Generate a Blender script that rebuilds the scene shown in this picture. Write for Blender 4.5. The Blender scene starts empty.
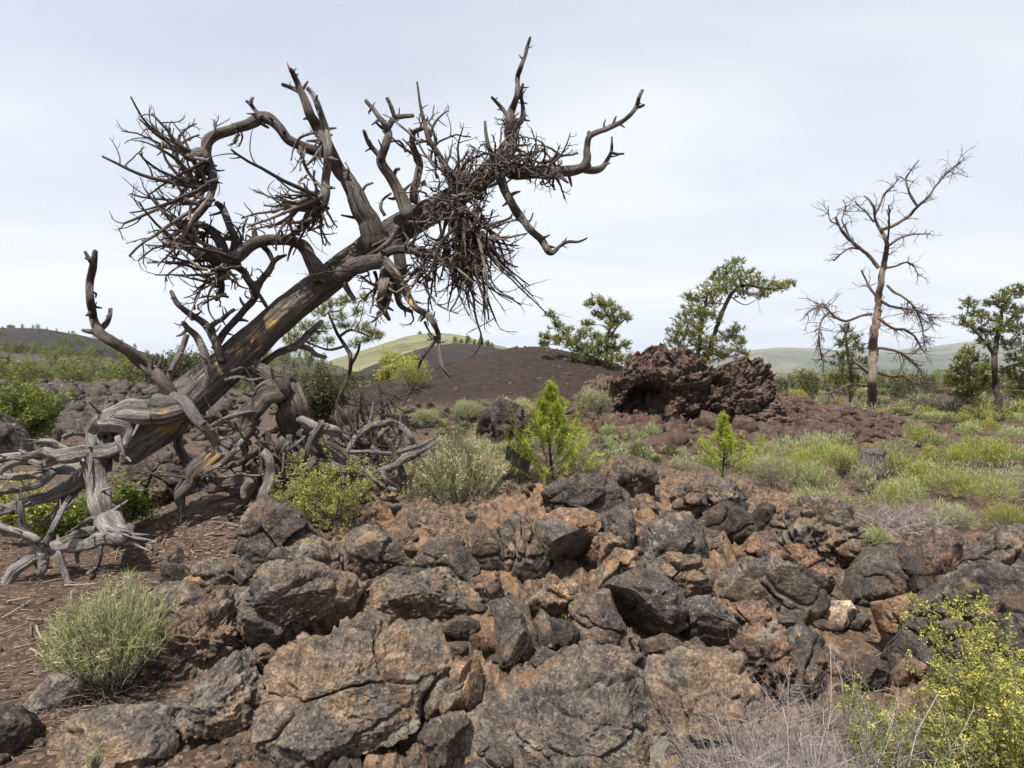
import bpy, math, random
import numpy as np
from mathutils import Vector

# ------------------------------------------------------------------ basics
W, H, F, HY, CZ = 1024, 768, 600.0, 372.0, 1.6
scene = bpy.context.scene
COL = scene.collection
rng = np.random.default_rng(7)
random.seed(7)


def P(px, py, Y):
    """the point Y metres ahead that the photograph shows at (px, py)"""
    return np.array([(px - 512.0) / F * Y, Y, CZ - (py - HY) / F * Y])


def link(o, parent=None):
    COL.objects.link(o)
    if parent is not None:
        o.parent = parent
    return o


def tag(o, label=None, cat=None, group=None, kind=None):
    if label: o['label'] = label
    if cat: o['category'] = cat
    if group: o['group'] = group
    if kind: o['kind'] = kind
    return o


def empty(name, loc):
    o = bpy.data.objects.new(name, None)
    o.location = loc
    o.empty_display_size = 0.1
    return link(o)


def mesh_obj(name, V, faces, mat, parent=None, origin=None, attrs=None, smooth=True):
    """V (n,3) world coordinates; faces = list of int arrays (m,3) or (m,4)"""
    V = np.asarray(V, np.float64)
    o_w = np.zeros(3) if origin is None else np.asarray(origin, float)
    me = bpy.data.meshes.new(name)
    L = V - o_w
    if isinstance(faces, np.ndarray): faces = [faces]
    faces = [f for f in faces if len(f)]
    loops = np.concatenate([f.ravel() for f in faces]).astype(np.int32)
    sizes = np.concatenate([np.full(len(f), f.shape[1], np.int32) for f in faces])
    starts = np.concatenate([[0], np.cumsum(sizes)[:-1]]).astype(np.int32)
    me.vertices.add(len(L)); me.vertices.foreach_set('co', L.astype(np.float32).ravel())
    me.loops.add(len(loops)); me.loops.foreach_set('vertex_index', loops)
    me.polygons.add(len(sizes)); me.polygons.foreach_set('loop_start', starts)
    me.polygons.foreach_set('loop_total', sizes)
    me.polygons.foreach_set('use_smooth', np.full(len(sizes), smooth, bool))
    me.update(calc_edges=True)
    for k, a in (attrs or {}).items():
        a = np.asarray(a, np.float32)
        if a.ndim == 1:
            at = me.attributes.new(k, 'FLOAT', 'POINT'); at.data.foreach_set('value', a)
        elif a.shape[1] == 3:
            at = me.attributes.new(k, 'FLOAT_VECTOR', 'POINT'); at.data.foreach_set('vector', a.ravel())
        else:
            at = me.attributes.new(k, 'FLOAT_COLOR', 'POINT'); at.data.foreach_set('color', a.ravel())
    if mat is not None: me.materials.append(mat)
    o = bpy.data.objects.new(name, me)
    link(o, parent)
    if parent is None:
        o.location = o_w
    else:
        o.location = o_w - np.array(parent.location)
    return o


# ------------------------------------------------------------------ noise
def _hash(ix, iy, iz, s):
    h = (ix * 374761393 + iy * 668265263 + iz * 2147483647 % 4294967291 + s * 1274126177) & 0xFFFFFFFF
    h = (h ^ (h >> 13)) * 1274126177 & 0xFFFFFFFF
    h = (h ^ (h >> 16)) * 2246822519 & 0xFFFFFFFF
    h = h ^ (h >> 15)
    return h


def vnoise(p, seed=0):
    """value noise in -1..1"""
    p = np.asarray(p, float)
    i = np.floor(p).astype(np.int64); f = p - i
    u = f * f * f * (f * (f * 6 - 15) + 10)
    r = 0
    for dx in (0, 1):
        wx = u[:, 0] if dx else 1 - u[:, 0]
        for dy in (0, 1):
            wy = u[:, 1] if dy else 1 - u[:, 1]
            for dz in (0, 1):
                wz = u[:, 2] if dz else 1 - u[:, 2]
                h = _hash(i[:, 0] + dx, i[:, 1] + dy, i[:, 2] + dz, seed)
                r = r + wx * wy * wz * (h.astype(float) / 2147483648.0 - 1)
    return r


def fbm(p, oct=4, seed=0, gain=0.5, ridged=False):
    p = np.asarray(p, float); a = 1.0; r = 0; t = 0
    for k in range(oct):
        n = vnoise(p + 17.3 * k, seed + k)
        if ridged: n = 1 - 2 * np.abs(n)
        r = r + a * n; t += a; a *= gain; p = p * 2.03
    return r / t


def worley(p, seed=0):
    """F1, F2 distances and a 0..1 cell value"""
    p = np.asarray(p, float)
    i = np.floor(p).astype(np.int64)
    f1 = np.full(len(p), 9.0); f2 = f1.copy(); cv = np.zeros(len(p))
    for dx in (-1, 0, 1):
        for dy in (-1, 0, 1):
            for dz in (-1, 0, 1):
                c = i + np.array([dx, dy, dz])
                h = _hash(c[:, 0], c[:, 1], c[:, 2], seed)
                q = c + np.stack([(h & 1023) / 1023.0, ((h >> 10) & 1023) / 1023.0, ((h >> 20) & 1023) / 1023.0], 1)
                d = np.sqrt(((p - q) ** 2).sum(1))
                near = d < f1
                f2 = np.where(near, f1, np.minimum(f2, d))
                cv = np.where(near, (h & 0xFFFF) / 65535.0, cv)
                f1 = np.where(near, d, f1)
    return f1, f2, cv


def sstep(a, b, x):
    t = np.clip((x - a) / (b - a), 0, 1)
    return t * t * (3 - 2 * t)


def unit(v):
    v = np.asarray(v, float)
    return v / np.maximum(np.linalg.norm(v, axis=-1, keepdims=True), 1e-9)


def rand_dirs(n):
    return unit(rng.normal(size=(n, 3)))


# ------------------------------------------------------------------ nodes
class NT:
    def __init__(self, name, tree=None):
        if tree is None:
            self.mat = bpy.data.materials.new(name); self.mat.use_nodes = True
            self.t = self.mat.node_tree
        else:
            self.t = tree
        self.t.nodes.clear()

    def n(self, typ, **kw):
        nd = self.t.nodes.new(typ)
        for k, v in kw.items(): setattr(nd, k, v)
        return nd

    def set(self, sock, v):
        if hasattr(v, 'links') or isinstance(v, bpy.types.NodeSocket): self.t.links.new(v, sock)
        else: sock.default_value = v

    def math(self, op, a, b=0.0, c=0.0, clamp=False):
        nd = self.n('ShaderNodeMath', operation=op, use_clamp=clamp)
        for s, v in zip(nd.inputs, (a, b, c)): self.set(s, v)
        return nd.outputs[0]

    def vmul(self, v, xyz):
        nd = self.n('ShaderNodeVectorMath', operation='MULTIPLY')
        self.set(nd.inputs[0], v); nd.inputs[1].default_value = xyz
        return nd.outputs[0]

    def vadd(self, a, b):
        nd = self.n('ShaderNodeVectorMath', operation='ADD')
        self.set(nd.inputs[0], a); self.set(nd.inputs[1], b)
        return nd.outputs[0]

    def noise(self, v, scale, detail=4, rough=0.55, dist=0.0, out=0):
        nd = self.n('ShaderNodeTexNoise')
        self.set(nd.inputs['Vector'], v); nd.inputs['Scale'].default_value = scale
        nd.inputs['Detail'].default_value = detail; nd.inputs['Roughness'].default_value = rough
        nd.inputs['Distortion'].default_value = dist
        return nd.outputs[out]

    def voro(self, v, scale, feature='F1', out='Distance', rnd=1.0):
        nd = self.n('ShaderNodeTexVoronoi', feature=feature)
        self.set(nd.inputs['Vector'], v); nd.inputs['Scale'].default_value = scale
        nd.inputs['Randomness'].default_value = rnd
        return nd.outputs[out]

    def ramp(self, f, stops, interp='LINEAR'):
        nd = self.n('ShaderNodeValToRGB'); cr = nd.color_ramp; cr.interpolation = interp
        while len(cr.elements) < len(stops): cr.elements.new(0.5)
        for e, (p, c) in zip(cr.elements, stops):
            e.position = p; e.color = c if len(c) == 4 else (*c, 1)
        self.set(nd.inputs[0], f)
        return nd.outputs[0]

    def band(self, f, a, b):
        nd = self.n('ShaderNodeMapRange', interpolation_type='SMOOTHSTEP')
        self.set(nd.inputs['Value'], f); nd.inputs['From Min'].default_value = a; nd.inputs['From Max'].default_value = b
        return nd.outputs[0]

    def mix(self, f, a, b, mode='MIX'):
        nd = self.n('ShaderNodeMix', data_type='RGBA', blend_type=mode)
        self.set(nd.inputs[0], f)
        for s, v in ((nd.inputs[6], a), (nd.inputs[7], b)):
            if isinstance(v, tuple) and len(v) == 3: v = (*v, 1)
            self.set(s, v)
        return nd.outputs[2]

    def bump(self, h, strength, dist, normal=None):
        nd = self.n('ShaderNodeBump'); nd.inputs['Strength'].default_value = strength
        nd.inputs['Distance'].default_value = dist; self.set(nd.inputs['Height'], h)
        if normal is not None: self.set(nd.inputs['Normal'], normal)
        return nd.outputs[0]

    def attr(self, name, out='Fac'):
        nd = self.n('ShaderNodeAttribute'); nd.attribute_name = name
        return nd.outputs[out]

    def pos(self):
        return self.n('ShaderNodeNewGeometry').outputs['Position']

    def obj(self):
        return self.n('ShaderNodeTexCoord').outputs['Object']

    def finish(self, color, rough=0.9, normal=None, spec=0.25, trans=None):
        b = self.n('ShaderNodeBsdfPrincipled')
        self.set(b.inputs['Base Color'], color); self.set(b.inputs['Roughness'], rough)
        b.inputs['Specular IOR Level'].default_value = spec
        if normal is not None: self.set(b.inputs['Normal'], normal)
        out = self.n('ShaderNodeOutputMaterial'); sh = b.outputs[0]
        if trans is not None:
            tr = self.n('ShaderNodeBsdfTranslucent'); self.set(tr.inputs['Color'], trans[0])
            m = self.n('ShaderNodeMixShader'); m.inputs[0].default_value = trans[1]
            self.t.links.new(sh, m.inputs[1]); self.t.links.new(tr.outputs[0], m.inputs[2]); sh = m.outputs[0]
        self.t.links.new(sh, out.inputs[0])
        return self.mat


# ------------------------------------------------------------------ geometry collectors
class Geo:
    def __init__(self): self.V = []; self.T = []; self.Q = []; self.A = {}; self.n = 0

    def add(self, V, tris=None, quads=None, **attrs):
        V = np.asarray(V, float)
        if tris is not None and len(tris): self.T.append(np.asarray(tris) + self.n)
        if quads is not None and len(quads): self.Q.append(np.asarray(quads) + self.n)
        self.V.append(V); self.n += len(V)
        for k, a in attrs.items():
            a = np.broadcast_to(np.asarray(a, float), (len(V),) + np.shape(a)[1:]) if np.ndim(a) else np.full(len(V), a)
            self.A.setdefault(k, []).append(a)

    def build(self, name, mat, parent=None, origin=None, smooth=True):
        V = np.concatenate(self.V)
        f = []
        if self.T: f.append(np.concatenate(self.T))
        if self.Q: f.append(np.concatenate(self.Q))
        return mesh_obj(name, V, f, mat, parent, origin, {k: np.concatenate(a) for k, a in self.A.items()}, smooth)


def tubes(g, pts, rad, sides=5, tint=None):
    """many polylines at once: pts (N,K,3), rad (N,K)"""
    pts = np.asarray(pts, float); rad = np.asarray(rad, float)
    N, K, _ = pts.shape
    if N == 0: return
    tan = np.empty_like(pts)
    tan[:, 1:-1] = pts[:, 2:] - pts[:, :-2]; tan[:, 0] = pts[:, 1] - pts[:, 0]; tan[:, -1] = pts[:, -1] - pts[:, -2]
    tan = unit(tan)
    mean = unit(pts[:, -1] - pts[:, 0])
    ref = np.where(np.abs(mean[:, 2:3]) < 0.8, np.array([[0, 0, 1.0]]), np.array([[1.0, 0, 0]]))
    ref = ref[:, None, :].repeat(K, 1)
    a = unit(np.cross(tan, ref)); b = np.cross(tan, a)
    th = np.arange(sides) / sides * 2 * np.pi
    V = pts[:, :, None, :] + rad[:, :, None, None] * (np.cos(th)[None, None, :, None] * a[:, :, None, :] + np.sin(th)[None, None, :, None] * b[:, :, None, :])
    idx = np.arange(N * K * sides).reshape(N, K, sides)
    i0 = idx[:, :-1]; i1 = idx[:, 1:]
    q = np.stack([i0, np.roll(i0, -1, 2), np.roll(i1, -1, 2), i1], -1).reshape(-1, 4)
    caps = idx[:, -1]
    t = np.stack([caps[:, [0] * (sides - 2)], caps[:, 1:-1], caps[:, 2:]], -1).reshape(-1, 3)
    tt = rng.random(N) if tint is None else np.broadcast_to(tint, (N,))
    g.add(V.reshape(-1, 3), tris=t, quads=q, tint=np.repeat(tt, K * sides))


def crooked(start, d, length, K=7, wob=0.25, up=0.0, kink=0.0, curl=0.0):
    """N wobbling polylines (N,K,3)"""
    start = np.asarray(start, float); d = unit(d); N = len(start)
    length = np.broadcast_to(length, (N,))
    pts = np.empty((N, K, 3)); pts[:, 0] = start
    cur = d.copy(); bend_ = rng.normal(size=(N, 3)) * curl + np.array([0, 0, .45 * curl])
    for k in range(1, K):
        cur = unit(cur + bend_ + rng.normal(size=(N, 3)) * wob + np.array([0, 0, up]) + (rng.random((N, 1)) < kink) * rng.normal(size=(N, 3)) * 0.6)
        pts[:, k] = pts[:, k - 1] + cur * (length / (K - 1))[:, None]
    return pts


def twig_tree(g, start, d, length, r0, levels=2, kids=(4, 3), wob=0.22, spread=0.8, up=0.0, K=7, shrink=0.5, sides=5, kink=0.1, tmin=0.2, ends=None, taper=0.35, curl=0.0):
    pts = crooked(start, d, length, K, wob, up, kink, curl)
    N = len(pts)
    r0 = np.broadcast_to(r0, (N,)).astype(float)
    rad = r0[:, None] * np.linspace(1, taper, K)[None]
    tubes(g, pts, rad, sides)
    if ends is not None: ends.append((pts[:, -1], unit(pts[:, -1] - pts[:, -2])))
    if levels <= 0: return
    m = kids[0]
    par = np.repeat(np.arange(N), m)
    t = tmin + (1 - tmin) * rng.random(N * m) ** 0.9 * 0.97
    fi = t * (K - 1); i = np.minimum(fi.astype(int), K - 2); fr = (fi - i)[:, None]
    s = pts[par, i] * (1 - fr) + pts[par, i + 1] * fr
    pd = unit(pts[par, i + 1] - pts[par, i])
    nd = unit(pd + rng.normal(size=(N * m, 3)) * spread)
    L = np.broadcast_to(length, (N,))[par] * shrink * (0.5 + rng.random(N * m)) * (1.15 - 0.5 * t)
    r = (rad[par, i]) * 0.6
    twig_tree(g, s, nd, L, r, levels - 1, kids[1:] if len(kids) > 1 else kids, wob, spread, up, max(4, K - 2), shrink, max(3, sides - 1), kink, tmin, ends, taper, curl)


def blades(g, base, d, length, width, bend=0.2, segs=2, tint=None, droop=None):
    """N thin strips that taper to a point"""
    base = np.asarray(base, float); N = len(base)
    if N == 0: return
    d = unit(d); length = np.broadcast_to(length, (N,)); width = np.broadcast_to(width, (N,))
    side = unit(np.cross(d, rng.normal(size=(N, 3))))
    bd = unit(np.cross(side, d)) * rng.normal(size=(N, 1)) * bend
    if droop is not None: bd = bd + np.array([0, 0, droop])
    rows = []
    for k in range(segs + 1):
        t = k / segs
        c = base + d * (length * t)[:, None] + bd * (length * t * t)[:, None]
        w = width * (1 - 0.8 * t ** 1.5)
        rows.append(c - side * w[:, None] / 2); rows.append(c + side * w[:, None] / 2)
    V = np.stack(rows, 1)
    idx = np.arange(N * (segs + 1) * 2).reshape(N, segs + 1, 2)
    q = np.stack([idx[:, :-1, 0], idx[:, :-1, 1], idx[:, 1:, 1], idx[:, 1:, 0]], -1).reshape(-1, 4)
    tt = rng.random(N) if tint is None else np.broadcast_to(tint, (N,))
    g.add(V.reshape(-1, 3), quads=q, tint=np.repeat(tt, (segs + 1) * 2))


def leaves(g, c, size, tint=None, flat=0.0):
    """N small diamond leaves, random facing"""
    c = np.asarray(c, float); N = len(c)
    if N == 0: return
    size = np.broadcast_to(size, (N,))[:, None]
    n = unit(rng.normal(size=(N, 3)) + np.array([0, 0, flat]))
    a = unit(np.cross(n, rng.normal(size=(N, 3)))); b = np.cross(n, a)
    V = np.stack([c - a * size, c + b * size * 0.45, c + a * size, c - b * size * 0.45], 1)
    q = np.arange(N * 4).reshape(N, 4)
    tt = rng.random(N) if tint is None else np.broadcast_to(tint, (N,))
    g.add(V.reshape(-1, 3), quads=q, tint=np.repeat(tt, 4))


_ICO = {}
def ico(sub):
    if sub not in _ICO:
        import bmesh
        bm = bmesh.new(); bmesh.ops.create_icosphere(bm, subdivisions=sub, radius=1)
        V = np.array([v.co[:] for v in bm.verts]); T = np.array([[v.index for v in f.verts] for f in bm.faces])
        bm.free(); _ICO[sub] = (V, T)
    return _ICO[sub]


def chunks(g, c, size, sub=2, squash=0.7, rough=0.45, seed=0, variants=14):
    """many angular stones: N centres, sizes (radius)"""
    V0, T0 = ico(sub)
    c = np.asarray(c, float); N = len(c); size = np.broadcast_to(size, (N,))
    if N == 0: return
    which = rng.integers(0, variants, N)
    for k in range(variants):
        sel = np.where(which == k)[0]
        if not len(sel): continue
        Vk = V0 * np.array([1.0, 0.75 + 0.5 * rng.random(), squash * (0.8 + 0.5 * rng.random())])
        for _ in range(7):                                   # flat broken faces
            n = unit(rng.normal(size=3)); lim = (0.55 + 0.25 * rng.random()) * np.abs(Vk @ n).max()
            Vk = Vk - n * np.maximum(0, Vk @ n - lim)[:, None]
        Vk = Vk * (1 + rough * 0.5 * fbm(V0 * 2.2 + 31 * k, 3, seed + k))[:, None]
        m = len(sel)
        q = unit(rng.normal(size=(m, 4)) * np.array([1, .35, .35, 1]))
        w, x, y, z = q.T
        R = np.stack([1 - 2 * (y * y + z * z), 2 * (x * y - z * w), 2 * (x * z + y * w), 2 * (x * y + z * w), 1 - 2 * (x * x + z * z), 2 * (y * z - x * w), 2 * (x * z - y * w), 2 * (y * z + x * w), 1 - 2 * (x * x + y * y)], -1).reshape(m, 3, 3)
        V = np.einsum('mij,vj->mvi', R, Vk) * size[sel][:, None, None] + c[sel][:, None, :]
        T = (T0[None] + (np.arange(m) * len(V0))[:, None, None]).reshape(-1, 3)
        g.add(V.reshape(-1, 3), tris=T, tint=np.repeat(rng.random(m), len(V0)))
# ------------------------------------------------------------------ terrain shape
_cols = [
    (-120, [(1, -.05), (2.4, -.02), (4.5, .12), (7, .22), (12, .1), (18, -.1), (30, .4), (40, .5), (60, .3), (110, .6), (9000, .6)]),
    (110, [(1, -.05), (2.4, -.02), (4.5, .12), (7, .22), (12, .1), (18, -.1), (30, .35), (40, .4), (60, .2), (110, .3), (9000, .6)]),
    (230, [(1, -.05), (2.4, -.02), (4.2, .22), (5.2, .45), (7, .35), (11, .2), (18, -.1), (30, .2), (60, -.2), (110, .1), (9000, .5)]),
    (290, [(1, -.25), (2.4, .0), (5.2, .62), (6, .58), (8, .35), (12, .22), (17, .1), (30, .0), (60, -.4), (110, -.3), (9000, .3)]),
    (620, [(1, -.3), (2.4, .0), (5.2, .66), (6.2, .62), (8, .4), (12, .2), (17, .1), (30, .0), (60, -.5), (110, -.5), (9000, 0)]),
    (700, [(1, -.25), (2.4, .0), (4.9, .47), (6.2, .45), (8, .3), (12, .12), (17, .1), (30, .0), (60, -.5), (110, -.5), (9000, 0)]),
    (770, [(1, -.15), (2.4, .0), (4.2, .2), (6, .28), (8, .15), (12, .1), (17, .1), (25, .0), (60, -.5), (110, -.5), (9000, 0)]),
    (860, [(1, -.05), (2.4, .0), (3.8, .0), (5.5, .15), (7, .12), (12, .1), (17, .05), (25, .0), (60, -.5), (110, -.5), (9000, 0)]),
    (1150, [(1, .05), (2.4, .1), (4, .2), (6, .2), (8, .1), (12, .05), (17, .05), (25, .0), (60, -.5), (110, -.5), (9000, 0)]),
]
_yl = np.log(np.geomspace(0.8, 9000, 400))
_tab = np.array([np.interp(_yl, np.log([y for y, z in t]), [z for y, z in t]) for p, t in _cols])
for _ in range(3):
    _tab[:, 1:-1] = (_tab[:, :-2] + 2 * _tab[:, 1:-1] + _tab[:, 2:]) / 4
_ax = np.array([(p - 512) / F for p, t in _cols])
MOUND = (0.75, 25.0)


def zbase(x, y):
    x = np.asarray(x, float); y = np.asarray(y, float)
    d = np.maximum(np.abs(y), 0.8)
    a = np.clip(x / d, _ax[0], _ax[-1])
    j = np.clip(np.searchsorted(_ax, a) - 1, 0, len(_ax) - 2)
    t = (a - _ax[j]) / (_ax[j + 1] - _ax[j]); t = t * t * (3 - 2 * t)
    fi = (np.log(np.clip(d, 0.8, 8999)) - _yl[0]) / (_yl[1] - _yl[0])
    k = np.clip(fi.astype(int), 0, len(_yl) - 2); f = fi - k
    g = lambda jj: _tab[jj, k] * (1 - f) + _tab[jj, k + 1] * f
    z = g(j) * (1 - t) + g(j + 1) * t
    z = np.where(y < 0, 0.0 + (z - 0) * np.exp(y / 2), z)
    # the cinder mound
    r = np.hypot(x - MOUND[0], y - MOUND[1])
    m = 2.62 * np.clip(1 - (np.sqrt(r * r + 2.2) - 1.48) / 8.2, 0, None)
    # its long shoulder towards the spatter rocks, and the red rubble apron
    r2 = np.hypot((x - 4.6) / 1.4, (y - 21.5) / .9); m2 = 1.5 * np.clip(1 - (np.sqrt(r2 * r2 + .6) - .77) / 3.6, 0, None)
    r3 = np.hypot((x - 4.9) / 1.5, (y - 15.4) / 1.0); m3 = 1.0 * np.clip(1 - (np.sqrt(r3 * r3 + .5) - .7) / 3.4, 0, None)
    mm = np.log(np.exp(6 * m) + np.exp(6 * m2) + np.exp(6 * m3) - 2) / 6
    return z + mm


def gp(px, py, y0=1.6, y1=300.0):
    """where the line of sight through (px, py) meets the bare terrain"""
    Y = np.geomspace(y0, y1, 2500)
    x = (px - 512) / F * Y; z = CZ - (py - HY) / F * Y
    s = z - zbase(x, Y)
    k = np.argmax(s <= 0)
    if s[k] > 0: k = len(Y) - 1
    return Y[k]


def GP(px, py):
    Y = gp(px, py); return P(px, py, Y)


def masks(x, y):
    x = np.asarray(x, float); y = np.asarray(y, float)
    p = np.stack([x, y, 0 * x], 1)
    w = fbm(p * 0.35, 3, 90) * 1.6; w2 = fbm(p * 1.7, 3, 91) * .5
    a = x / np.maximum(y, .5) * F + 512
    r = np.hypot(x - MOUND[0], y - MOUND[1]) + w
    r2 = np.hypot((x - 4.6) / 1.4, (y - 21.5) / .9) + w * .5
    cind = np.maximum(1 - sstep(7.6, 9.4, r), 1 - sstep(3.2, 4.2, r2))
    r3 = np.hypot((x - 5.3) / 1.6, (y - 15.2) / 1.0) + w * .6
    red = 1 - sstep(3.0, 4.1, r3)
    red = np.maximum(red, .8 * (1 - sstep(1.2, 2.6, np.hypot(x + 4.2, (y - 24) / 1.5) + w * .5)))
    rock = sstep(225, 300, a + w2 * 60) * (1 - sstep(7.0, 9.0, y + w2 * 2)) * (1 - sstep(800, 860, a + w2 * 50) * .75)
    rock = np.maximum(rock, .8 * sstep(840, 900, a) * (1 - sstep(5.2, 6.3, y + w2)))
    lava = (1 - sstep(190, 270, a + w * 30)) * sstep(14, 18, y + w * 2) * (1 - sstep(44, 56, y + w * 4))
    return cind, red, rock, lava


def zfull(x, y):
    """terrain with its lumps"""
    x = np.asarray(x, float); y = np.asarray(y, float)
    z = zbase(x, y)
    d = np.hypot(x, y)
    c, r, k, l = masks(x, y)
    p = np.stack([x, y, np.zeros_like(x)], 1)
    near = 1 - sstep(30, 60, d)
    h = 0.035 * fbm(p * 1.3, 5, 3) + near * 0.012 * fbm(p * 9, 3, 5)
    sel = (k > .01) & (d < 14)
    if sel.any():
        q = p[sel]; q3 = np.stack([q[:, 0], q[:, 1] * .55, z[sel] * 1.5], 1)
        wv = q3 + .12 * np.stack([fbm(q3 * 3, 2, 61), fbm(q3 * 3, 2, 62), 0 * q3[:, 0]], 1)
        f1, f2, cv = worley(wv * 4.2, 8)
        big = (f2 - f1)
        f1b, f2b, cvb = worley(wv * 11, 9)
        b = (sstep(0, .5, big) - .8) * .03 + (cv - .5) * .07 + (cvb - .5) * .02
        b += .07 * fbm(q3 * 4, 6, 12, ridged=True, gain=.6) + .04 * fbm(q3 * 13, 4, 13, ridged=True, gain=.6)
        h[sel] += k[sel] * (b - .105)
    sel = (r > .01) & (d < 40)
    if sel.any():
        q = p[sel]
        f1, f2, cv = worley(q * 2.6, 14); g1, g2, gv = worley(q * 6, 15)
        h[sel] += r[sel] * ((cv - .35) * .16 * sstep(0, .25, f2 - f1) + (gv - .4) * .07 + .06 * fbm(q * 3, 4, 16, ridged=True))
    sel = (c > .01) & (d < 60)
    if sel.any():
        h[sel] += c[sel] * (.05 * fbm(p[sel] * 2.5, 4, 18) + .02 * fbm(p[sel] * 14, 2, 19))
    sel = (l > .01)
    if sel.any():
        q = p[sel]; f1, f2, cv = worley(q * .9, 21); g1, g2, gv = worley(q * 2.3, 22)
        h[sel] += l[sel] * ((cv - .3) * .45 * sstep(0, .3, f2 - f1) + (gv - .4) * .2)
    h += sstep(60, 200, d) * (1 - sstep(400, 900, d)) * .8 * fbm(p * .02, 4, 23)
    return z + h


# ------------------------------------------------------------------ materials of the ground and the rocks
def mat_ground():
    m = NT('ground_soil'); p = m.pos()
    z = m.n('ShaderNodeSeparateColor'); m.t.links.new(m.attr('zone', 'Color'), z.inputs[0])
    cind, red, rock = z.outputs
    lava = m.attr('zone', 'Alpha')
    n1 = m.noise(p, 1.3, 6, .6); n2 = m.noise(p, 9, 6, .65); n3 = m.noise(p, 60, 3, .7); n4 = m.noise(p, 260, 2, .7)
    soil = m.ramp(n2, [(.28, (.026, .018, .014)), (.48, (.062, .042, .031)), (.62, (.105, .071, .050)), (.78, (.17, .12, .083))])
    soil = m.mix(m.math('MULTIPLY', m.band(n1, .35, .7), .6), soil, (.070, .046, .034))
    chip = m.voro(p, 55, 'F1', 'Color')
    cs = m.n('ShaderNodeSeparateColor'); m.t.links.new(chip, cs.inputs[0])
    soil = m.mix(m.math('MULTIPLY', m.band(cs.outputs[0], .72, .95), .5), soil, (.27, .19, .13))
    soil = m.mix(m.math('MULTIPLY', m.band(cs.outputs[1], .8, .95), .6), soil, (.045, .036, .032))
    # broken lava bedrock: dark crusts, tan dust in the hollows
    d1 = m.noise(p, 3.1, 8, .68, .6); d2 = m.noise(p, 17, 6, .7, .3)
    bed = m.ramp(d2, [(.34, (.026, .020, .017)), (.46, (.085, .061, .046)), (.56, (.170, .116, .079)), (.72, (.30, .205, .135))])
    bed = m.mix(m.math('MULTIPLY', m.band(d1, .5, .68), .7), bed, (.060, .050, .046))
    bed = m.mix(m.math('MULTIPLY', m.band(m.noise(p, 5.3, 4, .6), .50, .64), .55), bed, m.mix(n3, (.13, .072, .038), (.32, .185, .098)))
    bed = m.mix(m.math('MULTIPLY', m.band(m.noise(p, 120, 2, .6), .62, .7), .6), bed, (.34, .28, .21))
    col = m.mix(rock, soil, bed)
    rr = m.ramp(m.noise(p, 4.2, 8, .7), [(.3, (.026, .016, .013)), (.5, (.072, .041, .031)), (.7, (.13, .078, .056))])
    rr = m.mix(m.band(n3, .55, .75), rr, (.125, .075, .055))
    col = m.mix(red, col, rr)
    cc = m.ramp(m.noise(p, 5.2, 9, .78), [(.36, (.017, .012, .0105)), (.5, (.031, .021, .017)), (.62, (.050, .032, .025)), (.76, (.085, .056, .043))])
    cc = m.mix(m.math('MULTIPLY', m.band(m.noise(p, 38, 3, .7), .62, .74), .7), cc, (.105, .066, .048))
    col = m.mix(cind, col, cc)
    lv = m.ramp(m.noise(p, 3, 7, .7), [(.3, (.016, .015, .015)), (.6, (.048, .042, .038)), (.8, (.085, .07, .058))])
    col = m.mix(lava, col, lv)
    far = m.n('ShaderNodeSeparateXYZ'); m.t.links.new(p, far.inputs[0])
    fy = m.band(far.outputs[1], 55, 90)
    scrub = m.ramp(m.noise(p, .11, 8, .7), [(.3, (.040, .044, .022)), (.5, (.085, .085, .045)), (.7, (.15, .14, .085))])
    col = m.mix(fy, col, scrub)
    hsum = m.math('ADD', m.math('MULTIPLY', n2, .5), m.math('ADD', m.math('MULTIPLY', n3, .25), m.math('MULTIPLY', n4, .1)))
    b = m.bump(hsum, .9, .05)
    b = m.bump(m.math('MULTIPLY', cs.outputs[0], 1.0), .35, .01, b)
    return m.finish(col, .95, b, .15)


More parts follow.
